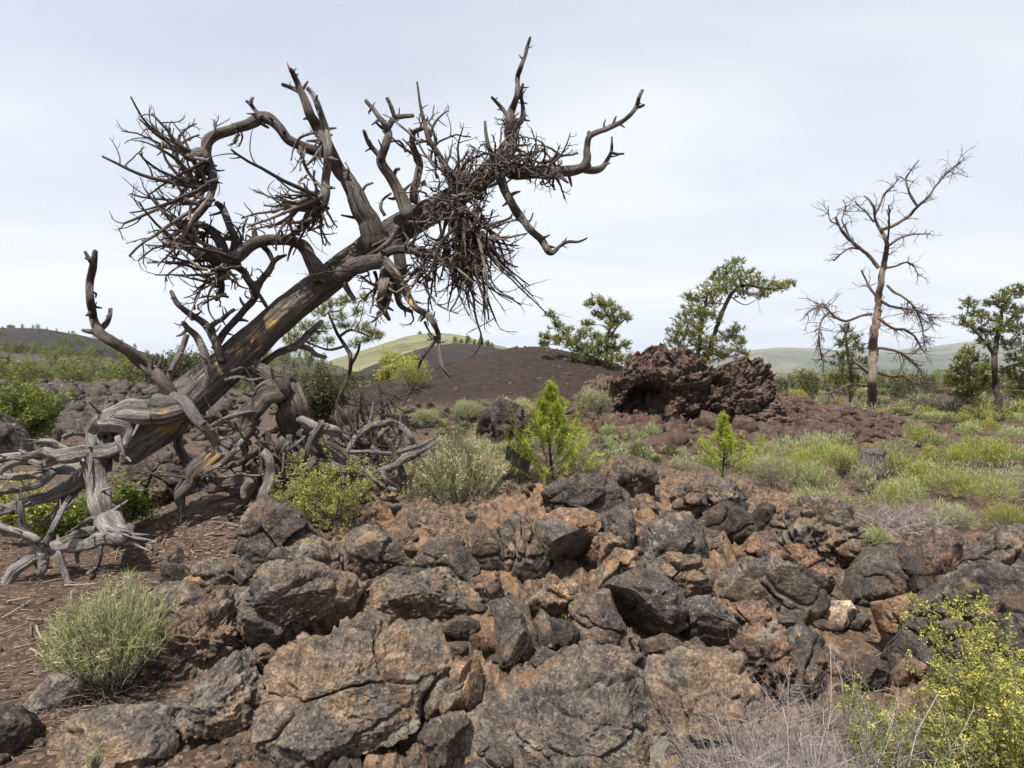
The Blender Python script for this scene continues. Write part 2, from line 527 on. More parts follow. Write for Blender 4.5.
def mat_rock(name, red=False):
    """weathered basalt: one recipe, toned per stone by its object colour"""
    m = NT(name); p = m.pos()
    oi = m.n('ShaderNodeObjectInfo')
    off = m.n('ShaderNodeCombineXYZ'); 
    for s in off.inputs: m.t.links.new(m.math('MULTIPLY', oi.outputs['Random'], 37.0), s)
    p = m.vadd(p, off.outputs[0])
    big = m.noise(p, 2.6, 7, .62, .5); med = m.noise(p, 11, 7, .68, .25); fin = m.noise(p, 55, 5, .72); grit = m.noise(p, 230, 3, .7)
    if red:
        col = m.ramp(med, [(.30, (.018, .012, .0105)), (.45, (.058, .040, .033)), (.57, (.105, .075, .060)), (.72, (.20, .15, .115))])
        col = m.mix(m.math('MULTIPLY', m.band(big, .48, .64), .8), col, (.072, .042, .034))
        col = m.mix(m.math('MULTIPLY', m.band(fin, .56, .68), .6), col, (.17, .115, .07))
    else:
        mf = m.math('ADD', m.math('MULTIPLY', med, .55), m.math('MULTIPLY', fin, .45))
        col = m.ramp(mf, [(.36, (.036, .029, .025)), (.44, (.105, .080, .063)), (.52, (.20, .147, .105)), (.62, (.42, .31, .215))])
        col = m.mix(m.math('MULTIPLY', m.band(big, .44, .53), .85), col, m.ramp(mf, [(.38, (.030, .027, .026)), (.50, (.10, .088, .082)), (.62, (.21, .185, .165))]))
        col = m.mix(m.math('MULTIPLY', m.band(m.noise(p, 3.7, 6, .65, .4), .56, .68), .6), col, (.225, .145, .085))
        col = m.mix(m.math('MULTIPLY', m.band(fin, .54, .66), .6), col, (.30, .225, .155))
    dark = m.band(m.noise(p, 90, 3, .75), .36, .46)
    col = m.mix(m.math('MULTIPLY', m.math('SUBTRACT', 1.0, dark), .7), col, (.026, .021, .019))
    tone = m.mix(1.0, col, oi.outputs['Color'], 'MULTIPLY')
    # lichens: grey crusts with ragged rims, pale specks, a few orange rosettes
    wv = m.vadd(p, m.vmul(m.noise(p, 26, 4, .7, 0, 1), (.06, .06, .06)))
    g = m.band(m.math('ADD', m.noise(p, 7.5, 6, .75), m.math('MULTIPLY', m.noise(p, 1.9, 2, .5), .35)), .76, .83)
    tone = m.mix(m.math('MULTIPLY', g, .10 if red else .55), tone, (.27, .25, .205))
    sp = m.voro(wv, 34, 'F1', 'Distance')
    spm = m.math('MULTIPLY', m.math('SUBTRACT', 1.0, m.band(sp, .12, .22)), m.band(m.noise(p, 6, 2, .5), .5, .6))
    tone = m.mix(m.math('MULTIPLY', spm, .2 if red else .7), tone, (.36, .33, .24))
    ov = m.voro(wv, 21, 'F1', 'Distance')
    om = m.math('MULTIPLY', m.math('SUBTRACT', 1.0, m.band(ov, .13, .19)), m.band(m.noise(p, 2.3, 2, .5), .60, .66))
    tone = m.mix(om if not red else m.math('MULTIPLY', om, .3), tone, (.36, .20, .045))
    hgt = m.math('ADD', m.math('MULTIPLY', med, .5), m.math('ADD', m.math('MULTIPLY', fin, .3), m.math('MULTIPLY', grit, .12)))
    b = m.bump(hgt, 1.0, .045)
    ves = m.voro(wv, 75, 'SMOOTH_F1', 'Distance')
    b = m.bump(m.band(ves, .0, .35), .45, .008, b)
    return m.finish(tone, m.math('SUBTRACT', 1.0, m.math('MULTIPLY', fin, .3)), b, .3)


def mat_tint(name, ramp, rough=.85, trans=None, spec=.2, noise=None):
    """plants and twigs: colour runs over a ramp by the per-blade tint"""
    m = NT(name)
    t = m.attr('tint')
    c = m.ramp(t, ramp)
    if noise:
        c = m.mix(m.math('MULTIPLY', m.band(m.noise(m.pos(), noise[0], 3, .6), .4, .65), noise[1]), c, noise[2])
    tr = None
    if trans: tr = (m.mix(1.0, c, (*trans[1], 1), 'MULTIPLY'), trans[0])
    return m.finish(c, rough, None, spec, tr)


M = {}
M['ground'] = mat_ground()
M['rock'] = mat_rock('basalt')
M['redrock'] = mat_rock('spatter', True)

# ------------------------------------------------------------------ the terrain sheet
def build_ground():
    ang = np.concatenate([np.linspace(-180, -60, 40)[:-1], np.linspace(-60, -46, 30)[:-1], np.linspace(-46, 46, 900), np.linspace(46, 60, 30)[1:], np.linspace(60, 180, 40)[1:-1]])
    ang = np.radians(ang); na = len(ang)
    rad = np.concatenate([[0.15, .5, .9], np.geomspace(1.3, 9, 420), np.geomspace(9, 45, 260)[1:], np.geomspace(45, 9000, 130)[1:]])
    A, R = np.meshgrid(ang, rad)
    x = (np.sin(A) * R).ravel(); y = (np.cos(A) * R).ravel()
    z = zfull(x, y)
    nr = len(rad); idx = np.arange(nr * na).reshape(nr, na)
    nxt = np.roll(idx, -1, 1)
    q = np.stack([idx[:-1], nxt[:-1], nxt[1:], idx[1:]], -1).reshape(-1, 4)[:, ::-1]
    c, r, k, l = masks(x, y)
    V = np.concatenate([np.stack([x, y, z], 1), [[0, 0, z[:na].mean()]]])
    tri = np.stack([idx[0], nxt[0], np.full(na, nr * na)], 1)[:, ::-1]
    zone = np.concatenate([np.stack([c, r, k, l], 1), [[0, 0, 0, 0]]])
    o = mesh_obj('ground', V, [q, tri], M['ground'], attrs={'zone': zone})
    tag(o, kind='structure')
    return o


build_ground()


# ------------------------------------------------------------------ hills on the skyline
def hill(name, ridge, Yr, Yb, zb, mat, amp=.02, seed=0, back=1.35, cols=260, rows=40):
    """ridge: (px, py) skyline of a real hill whose crest runs at depth Yr and whose foot is at Yb"""
    px = np.linspace(ridge[0][0], ridge[-1][0], cols)
    py = np.interp(px, [a for a, b in ridge], [b for a, b in ridge])
    for _ in range(2): py[1:-1] = (py[:-2] + 2 * py[1:-1] + py[2:]) / 4
    a = (px - 512) / F
    zr = CZ - (py - HY) / F * Yr
    t = np.concatenate([np.linspace(0, 1, rows), 1 + np.linspace(0, 1, 12)[1:]])
    Yt = np.where(t <= 1, Yb + (Yr - Yb) * t, Yr + (back - 1) * Yr * (t - 1))
    prof = np.where(t <= 1, np.sin(np.clip(t, 0, 1) * np.pi / 2) ** 1.25, np.cos(np.clip(t - 1, 0, 1) * np.pi / 2))
    X = a[None] * (Yr * np.ones_like(Yt))[:, None] * (Yt / Yr)[:, None] ** .85
    Yg = Yt[:, None] + 0 * X
    Z = zb + (zr - zb)[None] * prof[:, None]
    p = np.stack([X.ravel(), Yg.ravel(), 0 * X.ravel()], 1) / Yr
    Z = Z + (amp * Yr * fbm(p * 14, 5, seed, ridged=True) * .5 * (np.sin(np.clip(t, 0, 2) * np.pi / 2) ** 2)[:, None].repeat(cols, 1).ravel()).reshape(Z.shape) * np.abs(1 - t)[:, None]
    V = np.stack([X.ravel(), Yg.ravel(), Z.ravel()], 1)
    nr = len(t); idx = np.arange(nr * cols).reshape(nr, cols)
    q = np.stack([idx[:-1, :-1], idx[:-1, 1:], idx[1:, 1:], idx[1:, :-1]], -1).reshape(-1, 4)
    o = mesh_obj(name, V, [q], mat)
    tag(o, kind='structure')
    def at(px_, t_):
        zr_ = np.interp(px_, px, zr)
        Yt_ = Yb + (Yr - Yb) * t_
        return np.stack([(px_ - 512) / F * Yr * (Yt_ / Yr) ** .85, Yt_, zb + (zr_ - zb) * np.sin(np.clip(t_, 0, 1) * np.pi / 2) ** 1.25], 1)
    return at


def mat_hill(name, stops, scale, speck, dens, far=False):
    m = NT(name); p = m.pos()
    n = m.noise(p, scale, 8, .65, .4)
    c = m.ramp(n, stops)
    s = m.voro(p, speck, 'F1', 'Distance')
    c = m.mix(m.math('MULTIPLY', m.math('SUBTRACT', 1.0, m.band(s, .25, .45)), m.math('MULTIPLY', m.band(m.noise(p, scale * 1.7, 3), .42, .6), dens)), c, (.022, .030, .014))
    return m.finish(c, 1.0, None, .05)


M['hill_dark'] = mat_hill('cinder_cone', [(.3, (.022, .019, .019)), (.55, (.035, .031, .029)), (.8, (.075, .072, .045))], .018, .35, .5)
M['hill_scrub'] = mat_hill('scrub_slope', [(.3, (.035, .034, .026)), (.5, (.068, .062, .044)), (.75, (.105, .098, .062))], .03, .3, .8)
M['hill_green'] = mat_hill('grass_slope', [(.3, (.10, .102, .056)), (.5, (.15, .146, .082)), (.7, (.20, .185, .115))], .02, .12, .5)
M['mountain'] = mat_hill('mountain_slope', [(.36, (.045, .058, .036)), (.48, (.10, .10, .062)), (.56, (.15, .135, .098)), (.66, (.085, .09, .055))], .0016, .02, .6)
H1 = hill('hill', [(-420, 352), (-250, 338), (-100, 331), (0, 330), (50, 331), (90, 338), (130, 348), (165, 359), (210, 370), (330, 378)], 420, 190, -4, M['hill_dark'], .02, 40)
H2 = hill('hill', [(-420, 356), (-150, 352), (0, 352), (90, 356), (170, 364), (230, 362), (290, 357), (340, 366), (400, 374)], 240, 95, -3, M['hill_scrub'], .02, 41)
H3 = hill('hill', [(260, 380), (330, 362), (370, 350), (410, 338), (435, 335), (460, 337), (490, 345), (540, 356), (640, 374)], 330, 130, -4, M['hill_green'], .015, 42)
hill('hill', [(330, 378), (380, 362), (430, 347), (455, 344), (480, 346), (520, 353), (600, 366), (690, 378)], 230, 110, -4, M['hill_dark'], .015, 43)
hill('mountain', [(560, 376), (660, 368), (730, 357), (752, 351), (775, 350), (815, 351), (850, 354), (890, 352), (920, 350), (945, 346), (962, 344), (985, 346), (1010, 352), (1060, 348), (1150, 352), (1300, 364), (1420, 376)], 3600, 1900, -30, M['mountain'], .045, 44)
# ------------------------------------------------------------------ rocks
TONES = {'spatter': (1.35, 1.26, 1.19), 'dark': (.36, .35, .36), 'mid': (.55, .535, .535), 'brown': (.80, .75, .70), 'tan': (1.2, 1.05, .88), 'grey': (.70, .72, .75), 'red': (.86, .68, .61),
         'orange': (1.15, .90, .68), 'pale': (2.2, 2.2, 2.15), 'black': (.42, .42, .44), 'lit': (.93, .89, .84)}


def polar_poly(poly, nth):
    """radius of a star-shaped outline at nth angles"""
    poly = np.asarray(poly, float)
    c = poly.mean(0)
    x0, y0 = poly.T; x1, y1 = np.roll(poly, -1, 0).T
    cr = x0 * y1 - x1 * y0; A = cr.sum() / 2
    c = np.array([((x0 + x1) * cr).sum() / (6 * A), ((y0 + y1) * cr).sum() / (6 * A)])
    q = poly - c; q1 = np.roll(q, -1, 0)
    th = np.arange(nth) / nth * 2 * np.pi
    d = np.stack([np.cos(th), np.sin(th)], 1)
    R = np.zeros(nth)
    for a, b in zip(q, q1):
        e = b - a; den = d[:, 0] * e[1] - d[:, 1] * e[0]
        den = np.where(np.abs(den) < 1e-12, 1e-12, den)
        t = (a[0] * e[1] - a[1] * e[0]) / den
        s = (a[0] * d[:, 1] - a[1] * d[:, 0]) / den
        ok = (t > 0) & (s >= -1e-6) & (s <= 1 + 1e-6)
        R = np.where(ok, np.maximum(R, t), R)
    bad = R <= 0
    if bad.any(): R[bad] = np.interp(np.where(bad)[0], np.where(~bad)[0], R[~bad], period=nth)
    return c, th, R


def rock(name, label, cat, poly, thick=.45, tilt=None, tone='brown', rough=1.0, cuts=(), Y=None, group=None, mat='rock', dy=0.0, step=1.45, box=.40, nfac=7, embed=.36, ledges=1.0, extra=None):
    """a stone whose outline is known: the outline lies on a plane of its own in the world, the stone bulges out of it on both sides"""
    seed = abs(hash_str(label)) % 9973
    r = np.random.default_rng(seed)
    poly = np.asarray(poly, float)
    pc = poly.mean(0); poly = pc + (poly - pc) * (1 + 2.2 / np.maximum(12, np.linalg.norm(poly - pc, axis=1)))[:, None]
    bx = (poly[:, 0].min() + poly[:, 0].max()) / 2
    pb = poly[:, 1].max(); pt = poly[:, 1].min()
    if Y is None: Y = gp(bx, min(pb, 775.0))
    Yt = gp(bx, pt)
    hgt = (pb - pt) / F * Y
    if tilt is None: tilt = float(np.clip(.45 * (Yt - Y) / max(hgt, .02), .25, 1.3))
    zb = CZ - (pb - HY) / F * Y
    Y0 = Y + dy
    k = (poly[:, 1] - HY) / F
    yy = (Y0 + tilt * (CZ - zb)) / (1 + tilt * k)
    xx = (poly[:, 0] - 512) / F * yy; zz = CZ - k * yy
    nrm = unit(np.array([0, -1, tilt])); wv = unit(np.array([0, tilt, 1.0])); uv = np.array([1.0, 0, 0])
    O = np.array([xx.mean(), yy.mean(), zz.mean()])
    p3 = np.stack([xx, yy, zz], 1) - O
    p2 = np.stack([p3 @ uv, p3 @ wv], 1)
    per = np.hypot(*(np.roll(poly, -1, 0) - poly).T).sum()
    nth = int(np.clip(per / step, 36, 640))
    c, th, R = polar_poly(p2, nth)
    Rs = R.copy()
    Rs = (np.roll(Rs, 1) + 2 * Rs + np.roll(Rs, -1)) / 4
    wob = 1 + .05 * rough * fbm(np.stack([np.cos(th) * 3, np.sin(th) * 3, 0 * th + seed], 1), 3, 3)
    Rs = Rs * wob
    size = math.sqrt(abs(np.pi * (R ** 2).mean()))
    T = thick * min(np.ptp(p2[:, 0]), np.ptp(p2[:, 1]))
    nf = int(np.clip(nth / 4.5, 10, 120)); nb = 8
    psi = np.concatenate([np.linspace(0.02, .5, nf) ** 1.0 * np.pi, (.5 + .5 * np.linspace(0, 1, nb)[1:]) * np.pi])
    s = np.sin(psi) ** 1.0
    s = np.where(psi < np.pi / 2, np.linspace(0.02, 1, nf).tolist() + [0] * (nb - 1), s) if False else s
    ss = np.abs(np.sin(psi)) ** box; dd = np.cos(psi); dd = np.sign(dd) * np.abs(dd) ** box
    ss[:nf] = np.concatenate([np.linspace(.02, .72, nf // 2, endpoint=False), np.linspace(.72, 1, nf - nf // 2)])
    U = ss[:, None] * (Rs * np.cos(th))[None]; Wv = ss[:, None] * (Rs * np.sin(th))[None]
    D = (T * np.minimum(dd, 0) * 1.25)[:, None] + 0 * U
    # flat broken faces meeting in sharp edges: the lowest of a few planes, walled in by the outline
    u_, w_ = U[:nf], Wv[:nf]; top = np.full(u_.shape, 9.0)
    for j in range(nfac):
        a_ = r.uniform(0, 2 * np.pi); gr_ = r.uniform(.10, .32) if j < 3 else r.uniform(.45, 1.3)
        off = T * (r.uniform(.88, 1.05) if j < 3 else 1.0 + gr_ * r.uniform(.35, .75) * size / max(T, .01) * .55)
        top = np.minimum(top, off + gr_ * (np.cos(a_) * u_ + np.sin(a_) * w_))
    wall = (1 - ss[:nf])[:, None] * Rs[None] * (2.0 + .9 * fbm(np.stack([np.cos(th) * 2, np.sin(th) * 2, 0 * th + seed * .7], 1), 2, 5))[None]
    kk = .055 * T
    D[:nf] = np.maximum(-.5 * T, -kk * np.log(np.exp(-np.clip(wall, 0, 5 * T) / kk) + np.exp(-np.clip(top, -3 * T, 5 * T) / kk)))
    D[:nf] = np.maximum(D[:nf], 0.0 + .0 * D[:nf])
    L = np.stack([U.ravel(), Wv.ravel(), D.ravel()], 1)
    O = O + uv * c[0] + wv * c[1] - nrm * T * embed
    for (a, b, cc, fr) in cuts:
        n = unit(np.array([a, b, cc])); sup = (L @ n).max()
        L = L - n[None] * (np.maximum(0, L @ n - sup * fr) * .97)[:, None]
    V = O + L[:, [0]] * uv + L[:, [1]] * wv + L[:, [2]] * nrm
    # weathered relief
    dirs = unit(L * np.array([1 / max(R.mean(), .01), 1 / max(R.mean(), .01), 1 / max(T, .01)]))
    Wd = dirs[:, [0]] * uv + dirs[:, [1]] * wv + dirs[:, [2]] * nrm
    q = V + seed * 1.7
    amp = min(1.0, size / .30)
    rel = .011 * amp * fbm(q * 4.5, 4, 31) + .012 * amp * rough * fbm(q * 10, 5, 33, ridged=True, gain=.62)
    wq = q * 11 + (.9 * np.stack([fbm(q * 7, 3, 77), fbm(q * 7, 3, 78), fbm(q * 7, 3, 79)], 1))
    f1, f2, cv = worley(wq, 35)
    rel += max(0.0, rough - .8) * (.012 * (cv - .5) + .010 * (sstep(0, .4, f2 - f1) - .8)) * min(1.0, amp * 1.3)
    # fracture lines that split the stone into blocks
    wc = q * np.array([3.3, 3.3, 4.2]) + .45 * np.stack([fbm(q * 2.5, 3, 87), fbm(q * 2.5, 3, 88), fbm(q * 2.5, 3, 89)], 1) + .06 * fbm(q * 14, 2, 90)[:, None]
    e1, e2, ev = worley(wc, 91); gapm = sstep(-.35, -.05, fbm(q * 1.7, 2, 93))
    rel += amp * ((ev - .5) * .05 - .055 * (1 - sstep(.0, .07, e2 - e1)) * gapm)
    # layered breaks: small ledges running across the stone
    lay = fbm(q * 2.2, 3, 81) * 2.2 + q @ unit(np.array([r.normal() * .5, -.5, 1.0])) * 11
    rel += .013 * ledges * amp * (lay - np.floor(lay) - .5) * sstep(-.1, .25, fbm(q * 3, 2, 83))
    rel += .009 * fbm(q * 34, 4, 37, gain=.65, ridged=True) + .006 * fbm(q * 90, 2, 39)
    pit = fbm(q * 24, 3, 47); rel -= .012 * sstep(.18, .45, pit) * min(1.0, rough)
    frontw = np.where(L[:, 2] < -T * .3, .4, 1.0)
    V = V + Wd * (rel * rough * frontw)[:, None]
    if extra is not None: V = extra(V)
    nr = len(psi); idx = np.arange(nr * nth).reshape(nr, nth); nx = np.roll(idx, -1, 1)
    quads = np.stack([idx[:-1], idx[1:], nx[1:], nx[:-1]], -1).reshape(-1, 4)
    V = np.concatenate([V, [V[:nth].mean(0)], [V[-nth:].mean(0)]])
    t1 = np.stack([np.full(nth, nr * nth), idx[0], nx[0]], 1); t2 = np.stack([nx[-1], idx[-1], np.full(nth, nr * nth + 1)], 1)
    org = V.mean(0); org = np.array([org[0], org[1], V[:, 2].min()])
    o = mesh_obj(name, V, [quads, np.concatenate([t1, t2])], M[mat], origin=org)
    o.color = (*TONES[tone], 1)
    tag(o, label, cat, group)
    return o


def hash_str(s):
    h = 0
    for ch in s: h = (h * 131 + ord(ch)) & 0x7FFFFFFF
    return h


GR = 'lava rocks of the foreground slope'
R = [
 ('flat grey slab resting at the foot of the pale green bush', [(22,716),(21,706),(37,686),(50,673),(65,667),(82,670),(100,676),(88,688),(62,706),(47,714)], dict(tone='grey', thick=.3, rough=.6)),
 ('crumbly brown boulder directly behind and right of the pale green bush', [(136,676),(145,656),(155,634),(172,608),(198,598),(220,591),(240,581),(244,594),(233,612),(238,640),(236,655),(215,668),(205,680),(190,690),(165,693),(145,690)], dict(tone='brown', rough=1.7, thick=.45, cuts=[(0,-.8,.5,.5)])),
 ('knobbly brown boulder under the crumbly one, pale tan patch on its front', [(152,700),(170,694),(190,692),(205,682),(218,668),(238,655),(244,676),(250,690),(240,718),(222,736),(205,738),(185,742),(165,738),(158,722)], dict(tone='lit', rough=1.5, thick=.4)),
 ('low brown slab with orange lichen in the bottom corner below the pale green bush', [(45,790),(48,746),(55,731),(75,718),(105,711),(140,706),(157,714),(165,738),(162,758),(150,790),(80,800)], dict(tone='lit', thick=.3, rough=.9)),
 ('dark stone cut off by the picture edge beside the flat grey slab', [(-30,770),(-30,715),(0,708),(15,712),(21,722),(16,734),(8,745)], dict(tone='dark', thick=.5)),
 ('blackish boulder with a notch, upslope of the largest lichen-speckled boulder, beside the leafy bush', [(238,542),(240,520),(248,508),(265,495),(280,500),(298,512),(318,530),(326,540),(303,546),(278,553),(256,556),(242,550)], dict(tone='mid', rough=1.2, thick=.4, cuts=[(0,-.7,.7,.6)])),
 ('grey-brown boulder tucked behind the lichen-speckled boulder', [(250,583),(262,565),(275,555),(298,545),(318,538),(330,545),(334,560),(332,576),(308,580),(288,584),(265,590)], dict(tone='lit', rough=1.0, thick=.5)),
 ('big sunlit boulder with grey lichen patches overhanging a dark hollow', [(243,600),(254,584),(275,569),(303,564),(328,571),(350,577),(356,583),(345,595),(336,611),(318,622),(298,632),(280,641),(263,644),(248,637),(242,622)], dict(tone='lit', rough=1.2, thick=.5, cuts=[(.25,-.9,.45,.55)])),
 ('small dark-fronted wedge on the bare soil by the fallen sticks', [(158,580),(158,566),(166,561),(183,563),(190,576),(173,585)], dict(tone='mid', thick=.6, rough=.6, cuts=[(0,-.9,.5,.4)])),
 ('low grey stone next to the dark-fronted wedge', [(190,572),(203,562),(218,558),(231,566),(236,576),(223,581),(203,585),(192,580)], dict(tone='grey', thick=.5, rough=.8)),
 ('small pointed stone standing in the wood litter', [(167,561),(178,545),(185,560),(178,565)], dict(tone='dark', thick=.5, rough=.4)),
 ('grey angular stone leaning on the notched blackish boulder', [(234,577),(236,562),(248,555),(257,568),(252,582),(240,583)], dict(tone='grey', thick=.5, rough=.7)),
 ('slate-grey flat stone on top of the crumbly brown boulder', [(148,592),(165,582),(193,581),(205,594),(190,604),(170,608),(153,600)], dict(tone='grey', thick=.35, rough=.6)),
 ('small tan stone between the grey flat stone and the low grey one', [(182,580),(192,575),(203,577),(205,586),(192,589),(183,586)], dict(tone='orange', thick=.5, rough=.5)),
 ('fist-sized stone wedged in the hollow under the lichen-speckled boulder', [(245,664),(254,648),(262,644),(271,651),(273,659),(264,671),(254,677)], dict(tone='brown', thick=.6, rough=.8)),
 ('huge flat tan-brown slab below the lichen-speckled boulder', [(263,668),(276,648),(303,636),(328,634),(334,624),(351,613),(373,611),(396,616),(421,622),(431,636),(436,658),(429,681),(417,696),(417,713),(419,727),(396,739),(366,750),(331,762),(300,790),(258,800),(248,760),(256,715),(266,700),(262,684)], dict(tone='lit', thick=.15, rough=1.0, nfac=6)),
 ('diamond-shaped tan stone with a dark side face', [(423,711),(426,693),(441,673),(456,663),(471,661),(477,656),(483,671),(486,683),(481,698),(463,711),(441,721),(428,719)], dict(tone='tan', thick=.4, rough=.5, cuts=[(.9,0,.35,.45)])),
 ('long knobbly boulder above the huge tan-brown slab with round pale scars', [(350,604),(367,587),(392,576),(410,577),(427,570),(440,566),(452,575),(470,587),(481,600),(475,611),(460,617),(435,619),(412,619),(390,616),(367,613)], dict(tone='lit', thick=.5, rough=1.2, cuts=[(.1,-.9,.4,.6)])),
 ('ropy black stone lying on the long knobbly boulder', [(372,581),(385,572),(400,565),(417,559),(431,566),(427,580),(410,580),(390,579)], dict(tone='black', thick=.5, rough=.8)),
 ('rounded boulder with yellow lichen specks beside the dead grey brush', [(344,572),(342,548),(352,531),(367,524),(385,526),(400,541),(404,558),(385,562),(367,571),(357,576)], dict(tone='lit', thick=.5, rough=.9, cuts=[(.2,-.8,.5,.6)])),
 ('small squarish dark block under the long knobbly boulder', [(443,624),(461,616),(477,621),(478,633),(458,637),(446,633)], dict(tone='mid', thick=.55, rough=.5, cuts=[(0,-.7,.6,.4)])),
 ('reddish triangular slab beside the upright prism', [(478,634),(494,620),(499,650),(483,647)], dict(tone='red', thick=.35, rough=.5)),
 ('upright purple-grey prism, tallest of the narrow stones', [(496,608),(505,596),(524,611),(525,622),(536,647),(531,657),(516,667),(500,664),(496,640)], dict(tone='mid', thick=.45, rough=.35, nfac=3, cuts=[(.7,-.5,.5,.6)])),
 ('thin blue-grey sliver next to the small green sprig', [(535,622),(542,610),(551,620),(556,645),(541,644)], dict(tone='grey', thick=.4, rough=.35)),
 ('dark stone holding up the small green sprig', [(551,618),(565,622),(580,632),(578,646),(567,652),(555,646)], dict(tone='dark', thick=.5, rough=.6)),
 ('squat stone below the blue-grey sliver', [(529,663),(542,646),(557,653),(556,665),(540,671)], dict(tone='mid', thick=.5, rough=.5)),
 ('smooth dark slab leaning left of the overhanging black-faced boulder', [(571,604),(592,593),(609,587),(616,613),(631,631),(633,648),(620,652),(600,645),(585,642),(579,626)], dict(tone='mid', thick=.3, rough=.6)),
 ('black-faced boulder overhanging a deep shadow above the bottom slab', [(608,587),(622,577),(642,572),(667,577),(685,593),(691,611),(685,626),(667,636),(645,638),(624,628),(613,607)], dict(tone='mid', thick=.6, rough=.8, tilt=.35, dy=-.03, cuts=[(-.75,-.75,.35,.38)])),
 ('thin shelf of rock under the overhanging black-faced boulder', [(641,641),(665,633),(686,646),(663,654),(648,653)], dict(tone='mid', thick=.5, rough=.5)),
 ('grey boulder with a white streak right of the overhanging one', [(686,614),(692,598),(712,595),(730,613),(748,640),(735,643),(712,638),(692,632)], dict(tone='grey', thick=.5, rough=.9, cuts=[(-.2,-.9,.4,.5)])),
 ('small stone jammed between the grey boulder and the bottom slab', [(683,645),(697,637),(709,651),(698,657),(687,655)], dict(tone='brown', thick=.5, rough=.6)),
 ('enormous pale-streaked slab at the bottom, left of the long crack', [(452,770),(462,735),(470,716),(490,705),(505,690),(522,675),(540,668),(556,656),(575,645),(590,646),(600,655),(612,662),(625,668),(640,678),(651,690),(661,712),(673,738),(692,775),(692,810),(448,810)], dict(tone='lit', thick=.13, rough=.9, nfac=6)),
 ('enormous slab at the bottom, right of the long crack, beside the dead twigs', [(649,684),(656,662),(690,654),(720,654),(742,659),(756,680),(766,705),(773,735),(771,770),(760,810),(703,810),(680,745),(667,715),(658,697)], dict(tone='lit', thick=.17, rough=.9, nfac=6)),
 ('pale grey knob capping the enormous cracked slab', [(571,650),(584,641),(600,647),(622,651),(647,655),(649,675),(637,679),(627,669),(612,664),(592,672),(579,662)], dict(tone='grey', thick=.5, rough=1.0)),
 ('jagged black stone at the lower edge below the diamond-shaped one', [(417,738),(430,724),(441,717),(461,714),(468,724),(457,745),(450,775),(428,775),(422,750)], dict(tone='black', thick=.5, rough=1.0)),
 ('tan lump between the diamond-shaped stone and the enormous slab', [(461,738),(470,717),(486,708),(501,705),(504,719),(482,733)], dict(tone='orange', thick=.4, rough=.6)),
 ('flat dark slab just below the dead grey brush', [(410,557),(427,541),(452,541),(471,549),(479,567),(470,577),(447,572),(428,568)], dict(tone='mid', thick=.4, rough=.7)),
 ('blocky brown stone right of the flat dark slab', [(469,538),(477,519),(492,533),(501,547),(501,568),(482,572),(473,563)], dict(tone='mid', thick=.5, rough=.8, cuts=[(0,-.8,.5,.4)])),
 ('shadowed brown block under the blocky stone', [(470,579),(485,572),(498,572),(501,592),(492,602),(472,592)], dict(tone='red', thick=.5, rough=.6)),
 ('pale-crusted boulder split by a crack from the dark-faced boulder', [(491,534),(505,517),(520,511),(536,529),(546,557),(535,569),(520,569),(502,562),(497,545)], dict(tone='lit', thick=.5, rough=1.0)),
 ('grey-topped boulder with a smooth black broken face', [(536,537),(538,520),(555,516),(568,522),(583,533),(591,537),(594,549),(588,563),(570,567),(548,559)], dict(tone='grey', thick=.6, rough=.45, tilt=.4, cuts=[(.45,-.85,.35,.25)])),
 ('broad dark block on the crest right beside the bright pine sapling', [(544,489),(560,478),(585,474),(620,476),(627,490),(626,505),(605,514),(575,513),(555,509)], dict(tone='mid', thick=.5, rough=1.0, cuts=[(0,-.8,.55,.6)])),
 ('flat orange-tan shelf below the broad block on the crest', [(538,515),(560,509),(585,509),(608,515),(593,533),(575,534),(550,524)], dict(tone='orange', thick=.3, rough=.6)),
 ('narrow dark stone right of the orange-tan shelf', [(604,514),(625,506),(633,522),(629,546),(611,537)], dict(tone='mid', thick=.4, rough=.8)),
 ('orange-stained block right of the black broken face', [(589,552),(597,532),(620,534),(629,545),(612,552),(601,563)], dict(tone='orange', thick=.45, rough=.6)),
 ('tawny block above the overhanging black-faced boulder', [(596,591),(600,566),(617,546),(638,550),(641,573),(620,574),(610,586)], dict(tone='tan', thick=.45, rough=.7)),
 ('crumbly brown rock above the small green sprig', [(531,602),(545,582),(567,579),(581,590),(577,603),(560,612),(545,613)], dict(tone='tan', thick=.5, rough=1.3)),
 ('dark boulder with a white vein below the grass tuft', [(641,534),(650,520),(667,511),(692,514),(705,529),(711,545),(708,558),(675,558),(648,553)], dict(tone='mid', thick=.45, rough=.9)),
 ('brown rock with orange lichen dots below the white-veined boulder', [(640,562),(665,553),(690,558),(708,557),(714,586),(690,592),(665,581),(643,575)], dict(tone='brown', thick=.4, rough=1.1)),
 ('long pale-topped slab with a shadowed lower edge, on the bare slope', [(721,568),(729,557),(750,555),(775,554),(795,569),(815,582),(836,597),(822,613),(800,608),(775,599),(750,593),(725,589)], dict(tone='grey', thick=.55, rough=.7, cuts=[(-.1,-.85,.5,.45)])),
 ('low dark rock upslope of the long pale-topped slab', [(695,520),(710,511),(725,505),(750,514),(757,528),(730,529),(707,527)], dict(tone='dark', thick=.5, rough=.9, cuts=[(0,-.8,.55,.5)])),
 ('chunky dark stone on the slope below the smaller pine sapling', [(750,517),(762,503),(777,509),(777,521),(762,524)], dict(tone='dark', thick=.6, rough=1.0)),
 ('reddish flat rock behind the long pale-topped slab', [(731,550),(755,531),(776,536),(775,553),(750,558)], dict(tone='red', thick=.35, rough=.9)),
 ('small white-crusted stone at the end of the long slab', [(827,613),(835,600),(850,601),(857,612),(844,626)], dict(tone='pale', thick=.5, rough=.5)),
